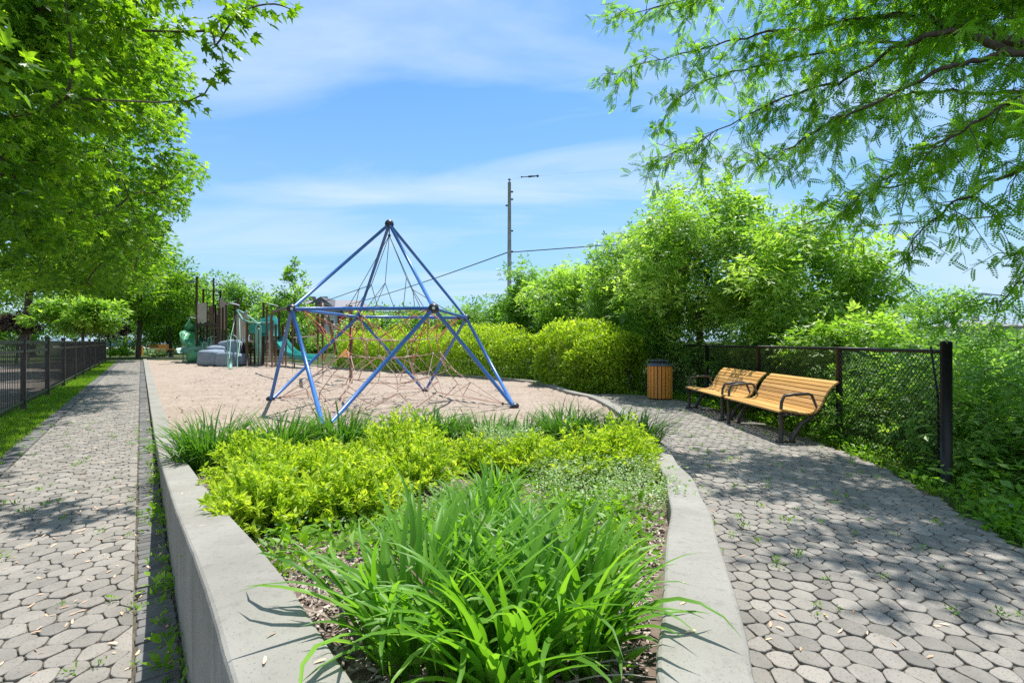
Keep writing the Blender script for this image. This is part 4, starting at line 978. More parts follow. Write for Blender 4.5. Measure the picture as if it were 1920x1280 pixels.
# net nodes
RR = np.random.default_rng(3)
rings = []
axes = [A_-cen, B_-cen, C_-cen, D_-cen]; aA = math.atan2(A_[1]-cen[1], A_[0]-cen[0]); hs = np.linalg.norm((A_-cen)[:2])
levels = [(.14, 1.60, 12), (.42, 1.72, 12), (.74, 1.42, 12), (1.08, 1.22, 12), (1.42, 1.14, 12), (1.80, 1.28, 12)]
offs = (0, .5, .5, 0, 0, .5)
for li, (z, r_, n_) in enumerate(levels):
    ring = []
    for k in range(n_):
        a = aA + 2*math.pi*(k+offs[li])/n_
        m4 = math.cos(4*(a-aA)) * (1 if z > 1.0 else -1)
        rr = r_*(1+.10*m4)+RR.normal(0, .025)
        ring.append(np.array((cen[0]+rr*math.cos(a), cen[1]+rr*math.sin(a), z+RR.normal(0, .03)+(-.10 if z > 1 else .10)*m4*.8)))
    rings.append(ring)
inner = []
for z, r_, n_ in [(.55, .62, 6), (1.05, .5, 6), (1.45, .6, 6)]:
    inner.append([np.array((cen[0]+r_*math.cos(aA+2*math.pi*k/n_+z), cen[1]+r_*math.sin(aA+2*math.pi*k/n_+z), z+RR.normal(0, .04))) for k in range(n_)])
red = MB(); worn = MB(); dark = MB(); clips = MB()
def rope(m, a, b, r=.0095, sag=.015):
    L_ = np.linalg.norm(b-a); pts = [a+(b-a)*t-np.array((0, 0, 1))*sag*L_*math.sin(math.pi*t) for t in (0, .5, 1)]
    m.tube(pts, r, 5, cap=False)
for li in range(len(rings)-1):
    m = red if li >= 3 else worn
    for k in range(12):
        if offs[li] == offs[li+1]: rope(m, rings[li][k], rings[li+1][k])
        else:
            j0 = k if offs[li+1] > offs[li] else (k+1)
            rope(m, rings[li][k], rings[li+1][j0 % 12]); rope(m, rings[li][k], rings[li+1][(j0-1) % 12])
for i3, ring in enumerate(inner):
    for k in range(6):
        rope(worn, ring[k], ring[(k+1) % 6]); 
        o3 = rings[[2, 3, 4][i3]]; d_ = [np.linalg.norm(q_-ring[k]) for q_ in o3]; s_ = np.argsort(d_); rope(worn, ring[k], o3[s_[0]])
        if i3 < 2: rope(worn, ring[k], inner[i3+1][k])
allr = [q_ for r_ in rings for q_ in r_]
for q_ in allr+[x for r_ in inner for x in r_]: MB().sphere(q_, .021, 8, 5).build('net_joint', MT['clip'], pyr, smooth=True)
# fans from the upper joints and the feet
for n_, top in ((A_, 1), (B_, 1), (C_, 1), (D_, 1), (F1, 0), (F2, 0), (F3, 0), (F4, 0)):
    hub = n_+(cen-n_)*np.array((.10, .10, 0)) if top else np.array((n_[0]+(cen[0]-n_[0])*.09, n_[1]+(cen[1]-n_[1])*.09, .07))
    hm = MB(); rope(hm, np.array(n_) if top else np.array((n_[0], n_[1], .04)), hub, .012, 0)
    hm.sphere(hub, .045 if top else .03, 10, 6).build('net_anchor', MT['rope_dark'], pyr, smooth=True)
    cand = (rings[5]+rings[4]+rings[3]) if top else (rings[0]+rings[1]+rings[2])
    s_ = sorted(cand, key=lambda q_: np.linalg.norm(q_-hub)+RR.uniform(0, .1))[:6]
    for q_ in s_: rope(red if top else worn, hub, q_, .008, .005)
# dark ropes hanging from the apex
hub = AP-np.array((0, 0, .26)); rope(dark, AP, hub, .012, 0); dark.sphere(hub, .035, 8, 6)
ytop = []; dring = [np.array((cen[0]+.85*math.cos(aA+2*math.pi*(j+.5)/10), cen[1]+.85*math.sin(aA+2*math.pi*(j+.5)/10), 2.12+RR.normal(0, .02))) for j in range(10)]
for k in range(5):
    a = aA+2*math.pi*(2*k+1.0)/10; p_ = np.array((cen[0]+.62*math.cos(a), cen[1]+.62*math.sin(a), 2.60+.18*(k % 2))); ytop.append(p_); rope(dark, hub, p_, .0075, 0)
    for j in (2*k, 2*k+1): rope(dark, p_, dring[j], .0075, .0)
for j in range(10):
    rope(dark, dring[j], dring[(j+1) % 10], .0075, 0)
    s_ = np.argsort([np.linalg.norm(q_-dring[j]) for q_ in rings[5]]); rope(red, dring[j], rings[5][s_[0]], .0085, 0)
for n_ in (A_, D_, C_):
    kk = int(np.argmin([np.linalg.norm(y_-n_) for y_ in ytop])); rope(dark, ytop[kk], n_+(cen-n_)*np.array((.1, .1, 0)), .0075, .0)
red.build('red_net', MT['rope'], pyr, smooth=True); worn.build('worn_net', MT['rope_worn'], pyr, smooth=True)
dark.build('dark_rope', MT['rope_dark'], pyr, smooth=True)

# ------------------------------------------------------------------ overhead ladder (brown)
lad = empty('overhead_ladder', G(600, 715), 'brown overhead ladder with bent arches behind the climbing net', 'play equipment')
def arch(p0, p1, h, m='brown', r=.055, name='arch', par=None, rr=.45):
    p0 = np.array(p0, float); p1 = np.array(p1, float); v = p1-p0; L_ = np.linalg.norm(v); u = v/L_; pts = [p0, p0+np.array((0, 0, h-rr))]
    for a in np.linspace(0, 90, 6)[1:]: pts.append(p0+u*rr*(1-math.cos(R(a)))+np.array((0, 0, h-rr+rr*math.sin(R(a)))))
    for a in np.linspace(90, 0, 6)[:-1]: pts.append(p1-u*rr*(1-math.cos(R(a)))+np.array((0, 0, h-rr+rr*math.sin(R(a)))))
    pts += [p1+np.array((0, 0, h-rr)), p1]
    return MB().tube(pts, r, 8).build(name, MT[m], par, smooth=True)
g_ = lambda px_, py_, z=0: G(px_, py_, z)
a1, a2, a3, a4, a5 = g_(508.5, 697), g_(548.7, 708), g_(605, 722.5), g_(658, 719), g_(596, 706)
arch(a1, a2, 2.75, par=lad, rr=.5); arch(a5, a3, 2.65, par=lad, rr=.4)
MB().tube([a4, a4+np.array((0, 0, 2.6))], .055, 8).build('post', MT['brown'], lad, smooth=True)
b0 = g_(635, 686); MB().tube([b0, np.array((a5[0], a5[1]+1, 2.5))], .06, 8).build('brace', MT['brown'], lad, smooth=True)
MB().tube([a5+np.array((0, 0, 2.6)), a4+np.array((0, 0, 2.55))], .045, 8).build('beam', MT['brown'], lad, smooth=True)
MB().tube([a2+np.array((0, 0, 1.55)), np.array((a5[0], a5[1], 1.62))], .02, 6).build('rail', MT['cream'], lad)
for t in (.15, .35, .6, .85):
    p_ = a2+(a5-a2)*t+np.array((0, 0, 1.57)); MB().tube([p_, p_-np.array((0, 0, .22))], .02, 5).build('hanging_grip', MT['cream'], lad)
# orange seat behind the net
sp_ = P(648, 662, 17.5); so = empty('hanging_seat', sp_, 'small orange seat hanging behind the net', 'swing seat')
MB().add([sp_+np.array(v) for v in ((-.2, -.18, -.14), (.2, -.18, -.14), (.2, .18, -.14), (-.2, .18, -.14), (0, 0, .18))], [(0, 1, 4), (1, 2, 4), (2, 3, 4), (3, 0, 4), (3, 2, 1, 0)]).build('seat', MT['orange'], so)
MB().tube([sp_+np.array((0, 0, .2)), sp_+np.array((0, 0, 1.2)), a4+np.array((0, 0, 2.55))], .012, 5).build('rope', MT['rope_worn'], so)

# ------------------------------------------------------------------ play tower (left) with spiral slide
tw = empty('play_tower', g_(395, 680), 'tall dark brown play tower with wave-shaped green slide and leaf roofs', 'play structure')
def post(px_, yb, yt, m='darkbrown', r=.07, par=tw, name='post'):
    b = g_(px_, yb); t = P(px_, yt, b[1]); return MB().tube([b-np.array((0, 0, .1)), t], r, 8).build(name, MT[m], par, smooth=True), b, t
d0 = []
for px_, yb, yt in ((368.7, 680, 519), (381.3, 674, 542), (400.3, 672.5, 546), (413, 675, 545), (392.5, 671.5, 578), (411, 681, 578), (423.8, 677, 571)): d0.append(post(px_, yb, yt))
def pane(c0, c1, z0, z1, m, th=.05, name='panel', par=tw):
    c0 = np.array(c0[:2]); c1 = np.array(c1[:2]); u = norm(c1-c0); nn_ = np.array((-u[1], u[0]))*th/2
    return MB().prism([tuple(c0-nn_), tuple(c1-nn_), tuple(c1+nn_), tuple(c0+nn_)], z0, z1).build(name, MT[m], par)
pa, pb, pc, pd, pe, pf, pg = [x[1] for x in d0]
for px_, yb, yt in ((376, 678, 578), (388, 679, 566), (404, 679, 572), (408, 682, 590), (418, 680, 576)): post(px_, yb, yt, 'darkbrown', .055)
MB().prism([tuple(pa[:2]), tuple(pf[:2]), tuple(pg[:2]), tuple(pd[:2]), tuple(pc[:2]), tuple(pb[:2])], 2.45, 2.6).build('platform', MT['darkbrown'], tw)
for t0, t1 in ((.04, .3), (.36, .62), (.68, .96)):
    pane(pa+(pb-pa)*t0, pa+(pb-pa)*t1, 2.65, 4.1, 'cream')
pane(pa+(pf-pa)*.05, pa+(pf-pa)*.45, 2.65, 3.9, 'cream'); pane(pa+(pf-pa)*.55, pa+(pf-pa)*.75, 2.65, 3.7, 'brown')
pane(pf, pg, 2.2, 4.2, 'brown'); pane(pc, pd, 2.65, 3.7, 'cream'); pane(pf+(pd-pf)*.1, pf+(pd-pf)*.8, 1.6, 2.7, 'darkbrown')
for z in (2.0, 2.6, 3.2): MB().tube([pe+np.array((.2, -.8, z-.9)), pf+np.array((-.1, -.1, z-.9))], .025, 5).build('rung', MT['cream'], tw)
for tp in (d0[1][2], d0[2][2], d0[3][2]): pass
MB().tube([d0[1][2], d0[2][2], d0[3][2]], .02, 5).build('top_rail', MT['darkbrown'], tw)
MB().tube([d0[0][2], (d0[0][2]+d0[1][2])/2-np.array((0, 0, .3)), d0[1][2]], .015, 5).build('top_cable', MT['darkbrown'], tw)
def leafroof(c, lx, ly, m, tilt=.15, name='leaf_roof', par=tw):
    mb = MB(); n_ = 10; V = []
    for i_ in range(n_+1):
        t = i_/n_; x = (t-.5)*lx; w_ = ly*math.sin(math.pi*min(.999, max(.001, t)))**.8*(.75+.25*math.cos(2*t))
        for sy_, z_ in ((-1, 0), (0, .04), (1, 0)): V.append((c[0]+x, c[1]+sy_*w_/2, c[2]+z_*w_+tilt*x-.25*(2*t-1)**2*lx*.3))
    Q_ = [(3*i_+j_, 3*i_+j_+1, 3*i_+j_+4, 3*i_+j_+3) for i_ in range(n_) for j_ in (0, 1)]
    V = np.array(V); nV = len(V); mb.add(np.concatenate([V, V-np.array((0, 0, .05))]), np.array(Q_+[tuple(q_+nV for q_ in f_[::-1]) for f_ in Q_]))
    return mb.build(name, MT[m], par)
leafroof(P(409, 530, 31.5), .78, .7, 'sail', -.25); MB().tube([P(400.3, 521, 31.5), P(401, 546, 31.8)], .05, 6).build('post', MT['darkbrown'], tw)
leafroof(P(359, 595, 31), .6, .5, 'sailw', 0); leafroof(P(436, 569, 30), .9, .8, 'sailw', -.1); leafroof(P(359, 527, 31), .8, .6, 'mint', .1)
MB().tube([P(424, 571, 30.2), P(425, 679, 30.2)], .06, 6).build('post', MT['darkbrown'], tw)
# slide: chute swept along a path
def chute(pts, wd, m, par, name, hgt=.32):
    c = smooth_line([np.array(p_) for p_ in pts], 6); T_ = norm(np.gradient(c, axis=0)); Sd = norm(np.cross(T_, (0, 0, 1.0))); U_ = np.cross(Sd, T_)
    prof = [(-.5, hgt), (-.47, .06), (-.3, 0), (0, -.03), (.3, 0), (.47, .06), (.5, hgt), (.56, hgt), (.54, .0), (.3, -.07), (0, -.1), (-.3, -.07), (-.54, 0), (-.56, hgt)]
    V = np.stack([c+Sd*a*wd+U_*b for a, b in prof], 1).reshape(-1, 3); k_ = len(prof); n_ = len(c)
    Q_ = [(i_*k_+j_, i_*k_+(j_+1) % k_, (i_+1)*k_+(j_+1) % k_, (i_+1)*k_+j_) for i_ in range(n_-1) for j_ in range(k_)]
    return MB().add(V, np.array(Q_)).build(name, MT[m], par, smooth=True)
chute([P(372, 606, 32.5), P(362, 622, 33.5), P(352, 638, 33), P(362, 652, 31.8), P(378, 658, 31.4)], .8, 'green', tw, 'slide_upper', .45)
chute([P(388, 634, 33), P(384, 648, 32.2), P(372, 656, 31.5), P(352, 660, 31), P(338, 661.5, 30.6)], .75, 'mint', tw, 'slide_lower', .3)
MB().tube([P(356, 655, 31), P(362, 670, 31), P(378, 668, 31)], [.28, .45, .28], 10).build('slide_base', MT['green'], tw, smooth=True)
for px_ in (343, 362, 376): MB().tube([P(px_, 660, 31), G(px_, 680)], .035, 6).build('slide_leg', MT['mint'], tw)
arch(P(390, 668, 31)-np.array((0, 0, .4)), P(396, 668, 30.5)-np.array((0, 0, .4)), 1.6, 'mint', .03, 'handrail', tw, .1)
arch(P(380, 668, 31)-np.array((0, 0, .4)), P(388, 668, 31)-np.array((0, 0, .4)), 1.3, 'mint', .05, 'handrail', tw, .12)

# climbing rock
rk = empty('climbing_rock', g_(415, 687), 'grey-blue moulded climbing rock beside the tower', 'climbing rock')
def blob(c, size, seed, name, par, m='rock'):
    mb = MB().sphere((0, 0, 0), 1, 20, 14); V = mb.v[0]
    V = np.sign(V)*np.abs(V)**.38; V = V*(1+(fnoise(V[:, 0]*1.7+seed, V[:, 1]*1.7+V[:, 2]*1.3, seed)-.5)[:, None]*.3)
    mb.v[0] = V*np.array(size)/2+np.array(c); return mb.build(name, MT[m], par, smooth=True)
blob(P(403, 671, 27.6), (1.5, 1.3, .95), 3, 'boulder', rk); blob(P(412, 662, 28.2), (1.1, 1.0, .9), 8, 'boulder', rk)
blob(P(428, 674, 27.2), (.95, 1.1, .85), 12, 'boulder', rk); blob(P(434, 662, 28.4), (1.35, .9, 1.55), 17, 'boulder', rk); blob(P(445, 674, 27.8), (1.1, .9, .7), 23, 'boulder', rk)
# mint rope-climber arches in front of the rock
ml = empty('bent_loop_climber', g_(432, 692), 'mint green bent pipe loops in front of the grey-blue rock', 'climber')
arch(g_(427, 690), g_(445, 690), 1.75, 'mint', .024, 'loop', ml, .3)
MB().tube([g_(432, 692), P(432, 674, 24.5)], .09, 8).build('post', MT['mint'], ml, smooth=True)
MB().tube([P(430, 672, 26), P(433, 630, 27), P(440, 600, 28), P(446, 580, 28.5), P(449, 600, 27.5), P(450, 635, 26.5), P(447, 668, 26)], .022, 6).build('loop', MT['mint'], ml, smooth=True)

# second play structure with the teal slide
ts = empty('play_deck', g_(480, 686), 'low play deck with teal slide hood, cream balusters and mint handrails', 'play structure')
for px_, yb, yt in ((441, 681, 566), (447, 680.5, 560), (463, 686, 598), (478, 683.5, 602), (489.5, 685, 607), (494, 684.5, 567), (517, 688, 608), (523.5, 684, 576), (530, 683, 610)): post(px_, yb, yt, 'darkbrown' if px_ in (447, 441) else 'brown', .065, ts)
for px_, yb, yt in ((452, 682, 600), (470, 684, 600), (484, 686, 612), (500, 688, 575), (511, 689, 600), (536, 690, 606)): post(px_, yb, yt, 'brown', .05, ts)
q1, q2, q3, q4 = g_(438, 679), g_(463, 686), g_(489.5, 685), g_(523.5, 682)
MB().prism([tuple(q1[:2]), tuple(q2[:2]), (q2[0]+.5, q2[1]+2.5), (q1[0]+.5, q1[1]+2)], 1.35, 1.47).build('deck', MT['cream'], ts)
MB().prism([tuple(q3[:2]), tuple(q4[:2]), (q4[0], q4[1]+2), (q3[0], q3[1]+2)], 1.1, 1.22).build('deck', MT['darkbrown'], ts)
for t in np.linspace(.04, .96, 7):
    p_ = q1+(q2-q1)*t; MB().box((p_[0], p_[1], 2.3), (.12, .05, 1.55)).build('baluster', MT['cream'], ts)
MB().tube([q1+np.array((0, 0, 3.1)), q2+np.array((0, 0, 3.1))], .04, 6).build('baluster_rail', MT['cream'], ts)
for t in np.linspace(.1, .9, 5):
    p_ = q2+(q3-q2)*t; MB().tube([p_+np.array((0, .6, 1.0)), p_+np.array((0, .6, 2.9))], .025, 5).build('bridge_bar', MT['mint'], ts)
MB().prism([tuple(q2[:2]), tuple(q3[:2]), (q3[0], q3[1]+1.2), (q2[0], q2[1]+1.2)], .95, 1.05).build('bridge', MT['darkbrown'], ts)
pane(g_(447, 682), g_(462, 685), .55, 1.3, 'darkbrown', name='panel', par=ts); pane(g_(504, 687), g_(508, 687), .3, 2.0, 'cream', .06, 'panel', ts)
MB().tube([P(446, 581, 28.5), P(462, 590, 28), P(480, 604, 27.5), P(498, 605.5, 27), P(512, 604, 26.5)], .06, 6).build('handrail', MT['mint'], ts, smooth=True)
MB().tube([P(444, 582, 28.2), P(455, 599, 27.5), P(470, 604.5, 27), P(488, 606, 26.5)], .055, 6).build('handrail', MT['mint'], ts, smooth=True)
arch(g_(480, 690), g_(489, 690), 2.35, 'mint', .04, 'ladder_rail', ts, .25); arch(g_(483, 688), g_(487, 688), 2.1, 'mint', .04, 'ladder_rail', ts, .1)
MB().tube([P(504, 630, 28), P(504, 612, 28), P(505, 598, 28), P(503, 595, 28)], [.5, .5, .46, .3], 14).build('slide_hood', MT['teal'], ts, smooth=True)
MB().box(P(484, 616, 27.5), (.9, .2, .5)).build('panel', MT['teal'], ts)
chute([P(513, 636, 28.5), P(525, 642, 28), P(536, 656, 27), P(548, 667, 26.2), P(566, 672, 25.6), P(582, 674, 25.2)], .62, 'teal', ts, 'slide', .26)
for px_ in (552, 572): MB().tube([P(px_, 672, 25.6), G(px_, 688)], .04, 6).build('slide_leg', MT['mint'], ts)
leafroof(P(508, 570, 29), .95, .8, 'sail', -.15, par=ts); leafroof(P(533, 578, 29), 1.0, .8, 'sail', 0, par=ts)

# ------------------------------------------------------------------ left fence
fe = empty('picket_fence', ST(-1.9, 20), 'black steel picket fence with two top rails along the left path', 'fence')
tpos = [13.9-3.25*3, 13.9-3.25*2, 13.9-3.25] + [13.9+3.22*k for k in range(10)]
FR = [[NX, -NY, 0], [NY, NX, 0], [0, 0, 1]]
for k, t in enumerate(tpos):
    p_ = ST(-1.9, t)
    po = MB().bbox((p_[0], p_[1], .73), (.085, .085, 1.52), .006, FR).build('post', MT['iron'], fe)
    MB().bbox((p_[0], p_[1], 1.505), (.11, .11, .03), .006, FR).build('post_cap', MT['iron'], po)
    if k < len(tpos)-1:
        t1 = tpos[k+1]; tm = (t+t1)/2; mb = MB()
        for z, h_ in ((1.385, .07), (1.20, .06), (.17, .06)):
            q_ = ST(-1.9, tm); mb.bbox((q_[0], q_[1], z), (.042, t1-t-.09, h_), .004, FR)
        n_ = int((t1-t)/.145)
        for j in range(1, n_):
            q_ = ST(-1.9, t+(t1-t)*j/n_); mb.box((q_[0], q_[1], .73), (.012, .012, 1.27), FR)
        mb.build('picket_panel', MT['ironwork'], fe)

# ------------------------------------------------------------------ chain-link fence
cf = empty('chain_link_fence', (4.45, 7, 0), 'black chain-link fence with round posts behind the benches', 'fence')
CP = [(4.27, 4.72), (4.60, 6.75), (4.62, 9.0), (4.55, 11.2), (4.40, 13.4), (4.0, 15.4)]
ZT = 1.33
for k, (x, y) in enumerate(CP):
    r_ = .047 if k == 0 else .040
    po = MB().tube([(x, y, -.06), (x, y, ZT+(.06 if k == 0 else -.02))], r_, 14).build('end_post' if k == 0 else 'line_post', MT['black'], cf, smooth=True)
    if k == 0: MB().sphere((x, y, ZT+.06), (.047, .047, .02), 14, 6).build('post_cap', MT['black'], po, smooth=True)
    if k < len(CP)-1:
        a = np.array((x, y, 0.)); b_ = np.array((*CP[k+1], 0.)); L_ = np.linalg.norm(b_-a); u = (b_-a)/L_
        MB().tube([a+np.array((0, 0, ZT-.03)), b_+np.array((0, 0, ZT-.03))], .022, 8).build('top_rail', MT['black'], cf, smooth=True)
        mb = MB(); h_ = 1.25; st_ = .068; nn_ = int((L_+h_)/st_); zb = .03
        off = np.array((-u[1], u[0], 0))*.02
        for j in range(nn_+1):
            for sg in (1, -1):
                s0 = j*st_-h_; s1 = s0+h_
                za, zc = zb, zb+h_; sa, sb = s0, s1
                if sa < 0: za += -sa; sa = 0
                if sb > L_: zc -= (sb-L_); sb = L_
                if sb-sa < .02: continue
                if sg == 1: p0 = a+u*sa+np.array((0, 0, za)); p1 = a+u*sb+np.array((0, 0, zc))
                else: p0 = a+u*(L_-sa)+np.array((0, 0, za)); p1 = a+u*(L_-sb)+np.array((0, 0, zc))
                mb.tube([p0+off, p1+off], .0034, 3, cap=False)
        mb.tube([a+np.array((0, 0, .04))+off, b_+np.array((0, 0, .04))+off], .003, 3)
        mb.build('wire_mesh', MT['black_wall'], cf)
mb = MB(); x, y = CP[0]
mb.tube([(x-.03, y+.14, ZT+.02), (x+.01, y+.10, ZT-.5), (x+.005, y+.09, .05)], .01, 6)
mb.build('tension_bar', MT['black'], cf)

# ------------------------------------------------------------------ benches
def bench(y0, y1, xf, label, last):
    o = empty('park_bench', (xf+.25, (y0+y1)/2, 0), label, 'bench', 'slatted benches facing the sand')
    ln = y1-y0; ymid = (y0+y1)/2
    # profile of slats from seat front to back top (x offset, z)
    prof = [(-.035, .425), (.0, .45), (.09, .445), (.18, .43), (.27, .415), (.36, .405), (.44, .41), (.50, .44), (.545, .50), (.575, .56), (.605, .625), (.64, .69), (.685, .75), (.735, .80), (.80, .845)]
    pr = smooth_line(prof, 6); sg = np.linalg.norm(np.diff(pr, axis=0), axis=1); cum = np.concatenate([[0], np.cumsum(sg)])
    nS = 15; stp = cum[-1]/nS
    for part, rng_ in (('seat', range(0, 7)), ('backrest', range(7, nS))):
        mb = MB()
        for k_ in rng_:
            u0 = (k_+.07)*stp; u1 = (k_+.93)*stp; pa_ = np.array([np.interp(u0, cum, pr[:, i_]) for i_ in (0, 1)]); pb_ = np.array([np.interp(u1, cum, pr[:, i_]) for i_ in (0, 1)])
            c_ = (pa_+pb_)/2; v_ = pb_-pa_; l_ = np.linalg.norm(v_); v_ /= l_
            rot = [[v_[0], 0, -v_[1]], [0, 1, 0], [v_[1], 0, v_[0]]]
            mb.bbox((xf+c_[0], ymid, c_[1]), (l_, ln, .03), .004, rot, random.uniform(.1, .9))
        mb.build(part, MT['oak'], o)
    def frame(y, arm=True):
        fr = MB().tube([(xf+.02, y, .0), (xf+.03, y, .2), (xf+.02, y, .40)], [.034, .03, .032], 8)
        fr.tube([(xf+.16, y, .0), (xf+.2, y, .1), (xf+.3, y, .25), (xf+.45, y, .36), (xf+.55, y, .45), (xf+.61, y, .58), (xf+.73, y, .77)], [.034, .034, .034, .03, .025, .02, .014], 8)
        fr.bbox((xf+.09, y, .015), (.26, .06, .03), .005); fr.bbox((xf+.22, y, .385), (.44, .035, .03), .005)
        f_ = fr.build('side_frame', MT['iron'], o, smooth=True)
        if arm:
            MB().tube([(xf+.02, y, .40), (xf+.035, y, .56), (xf+.07, y, .645), (xf+.2, y, .665), (xf+.40, y, .675), (xf+.45, y, .66), (xf+.53, y, .47)], [.022, .022, .022, .022, .021, .021, .018], 8).build('armrest', MT['iron'], f_, smooth=True)
    frame(y0+.05); frame(y1-.05)
    MB().tube([(xf+.25, y0+.06, .37), (xf+.25, y1-.06, .37)], .014, 6).build('cross_bar', MT['iron'], o)
bench(6.60, 8.30, 3.70, 'nearer oiled-wood slatted bench, beside the last full fence bay', True)
bench(8.46, 10.15, 3.70, 'farther oiled-wood slatted bench, next to the bin', True)

# litter bin
def litter_bin(x, y, r_, h_, label, m='oakz', n_=20, name='litter_bin'):
    o = empty(name, (x, y, 0), label, 'bin')
    MB().tube([(x, y, .02), (x, y, h_-.02)], r_-.03, 18).build('liner', MT['iron'], o, smooth=True)
    mb = MB()
    for k_ in range(n_):
        a = 2*math.pi*k_/n_; mb.bbox((x+r_*math.cos(a), y+r_*math.sin(a), h_/2+.03), (.022, 2*math.pi*r_/n_*.80, h_), .004, [[math.cos(a), -math.sin(a), 0], [math.sin(a), math.cos(a), 0], [0, 0, 1]], random.uniform(.1, .9))
    mb.build('slat_cladding', MT[m], o)
    MB().tube([(x, y, h_+.03), (x, y, h_+.06), (x, y, h_+.09), (x, y, h_+.13)], [r_+.03, r_+.03, r_*.8, r_*.45], 22).build('lid', MT['lid'], o, smooth=True)
    mb = MB()
    for a in (.6, 2.7, 4.7): mb.tube([(x+r_*.7*math.cos(a), y+r_*.7*math.sin(a), h_+.08), (x+r_*.7*math.cos(a), y+r_*.7*math.sin(a), h_+.15)], .015, 6)
    mb.tube([(x, y, h_+.15), (x, y, h_+.18)], [r_*.85, r_*.7], 20)
    mb.build('hood', MT['lid'], o, smooth=True)
litter_bin(3.62, 11.75, .285, .78, 'round litter bin clad in vertical orange wood slats under the thicket')
b = G(261, 666); litter_bin(b[0], b[1], .32, .9, 'small distant orange slatted bin at the end of the left path', n_=14, name='litter_bin')

# pale boulder on the right verge
o = empty('boulder', (3.55*1.0, 3.3, -.03), 'pale boulder half hidden in the verge at the right edge', 'boulder')
p_ = P(1925, 958, 3.9)*np.array((1, 1, 0))+np.array((0, 0, .02)); MBs = MB().sphere(p_, (.13, .10, .07), 16, 10); V = MBs.v[0]; MBs.v[0] = V+(fnoise(V[:, 0]*9, V[:, 1]*9, 3)-.5)[:, None]*.04
MBs.build('stone', MT['stone'], o, smooth=True)
# gravel patch down the bank
mb = MB(); pl = [(10.5, 10), (13.5, 10.5), (16, 13.5), (12.5, 13)]; mb.add([(x, y, float(gz(x, y))+.06) for x, y in pl], [(0, 1, 2, 3)])
tag(mb.build('gravel_ground', MT['gravel']), kind='structure')

# ------------------------------------------------------------------ utility pole and wires
up_ = empty('utility_pole', (-.19, 35, 0), 'tall grey wooden utility pole rising behind the thicket', 'utility pole')
MB().tube([(-.19, 35, -.2), (-.19, 35, 6), (-.19, 35, 13.0)], [.17, .15, .115], 12).build('pole', MT['pole'], up_, smooth=True)
MB().tube([(-.19, 35, 13.0), (-.19, 35, 13.15)], .03, 6).tube([(-.19, 35, 13.17), (-.19, 35, 13.27)], [.12, .05], 8).build('insulator', MT['wire'], up_)
for z, s_ in ((12.3, 1), (11.75, 1), (11.3, -1), (9.45, 1), (7.95, 1)):
    MB().box((-.19+s_*.2, 35, z), (.16, .1, .09)).tube([(-.19, 35, z), (-.19+s_*.26, 35, z)], .02, 5).build('bracket', MT['wire'], up_)
def wire(a, b, r, sag, label, n_=24, name='overhead_wire'):
    a = np.array(a); b = np.array(b); pts = [a+(b-a)*t-np.array((0, 0, sag*4*t*(1-t))) for t in np.linspace(0, 1, n_)]
    return tag(MB().tube(pts, r, 5).build(name, MT['wire'], smooth=True), label, 'wire', None)
pw_ = np.array((-.05, 35, 7.9))
wire(pw_, P(1960, 399, 22), .036, -.0, 'dark overhead wire running right from the pole over the thicket')
wire((-.3, 35, 7.9), P(590, 583, 92), .04, .6, 'dark overhead wire falling left from the pole behind the pyramid')
x0 = P(978, 332, 33); x1 = P(1008, 330, 33)
tag(MB().tube([x0, x0*.6+x1*.4, x0*.55+x1*.45, x1], [.03, .03, .07, .03], 6).sphere(x0, .06, 8, 6).sphere(x1, .09, 8, 6).build('line_insulator', MT['wire'], smooth=True), 'short dark insulator on a hair-thin line right of the pole top', 'insulator')
tag(MB().tube([(-.19, 35, 13.2), x0], .003, 3).tube([x1, P(1500, 290, 30)], .003, 3).build('hairline_wire', MT['wire']), 'hair-thin wire from the pole top carrying the insulator', 'wire')

# ------------------------------------------------------------------ buildings
bd = empty('apartment_block', (-30, 75, 0), 'red brick and grey-sided apartment block with dark gabled roof', 'building')
D = 72.0; X = lambda px_, d_=D: (px_-960)*d_/F
def wallbox(px0, px1, zb, zt, d_, dep, m, name='wall'):
    x0_, x1_ = X(px0, d_), X(px1, d_); return MB().box(((x0_+x1_)/2, d_+dep/2, (zb+zt)/2), (x1_-x0_, dep, zt-zb)).build(name, MT[m], bd)
Z = lambda py_, d_=D: H0+(640-py_)*d_/F
w1 = wallbox(545, 628, -.1, Z(577), D, 10, 'siding'); w2 = wallbox(628.2, 668, -.1, Z(590), D+1.2, 9, 'brick'); w4 = wallbox(628.2, 668, Z(590), Z(577), D+1.2, 9, 'siding')
w3 = wallbox(570, 600, -.1, Z(590), D-.8, .8, 'brick')
def gable(px0, px1, pxr, ye, yr, d0_, d1_, m):
    x0_, x1_, xr = X(px0), X(px1), X(pxr); ze, zr = Z(ye), Z(yr)
    V = [(x0_, d0_, ze), (x1_, d0_, ze), (xr, d0_, zr), (x0_, d1_, ze), (x1_, d1_, ze), (xr, d1_, zr)]
    return MB().add(V, [(0, 1, 2), (5, 4, 3), (0, 2, 5, 3), (1, 4, 5, 2), (0, 3, 4, 1)]).build('roof', MT[m], bd)
rf = MB().add([(X(536), D-.6, Z(576)), (X(672), D-.6, Z(576)), (X(655), D+5, Z(557)), (X(548), D+5, Z(557)), (X(536), D+11, Z(576)), (X(672), D+11, Z(576))], [(0, 1, 2, 3), (3, 2, 5, 4), (0, 3, 4), (1, 5, 2), (0, 4, 5, 1)]).build('roof', MT['roof_light'], bd)
gable(572, 632, 606, 577, 557, D-1.0, D+6, 'roof'); gable(596, 634, 614, 578, 569, D-1.6, D+2, 'roof')
for px_ in (560, 584): MB().box((X(px_), D+5, Z(556)), (.9, .6, .9)).build('chimney', MT['roof'], rf)
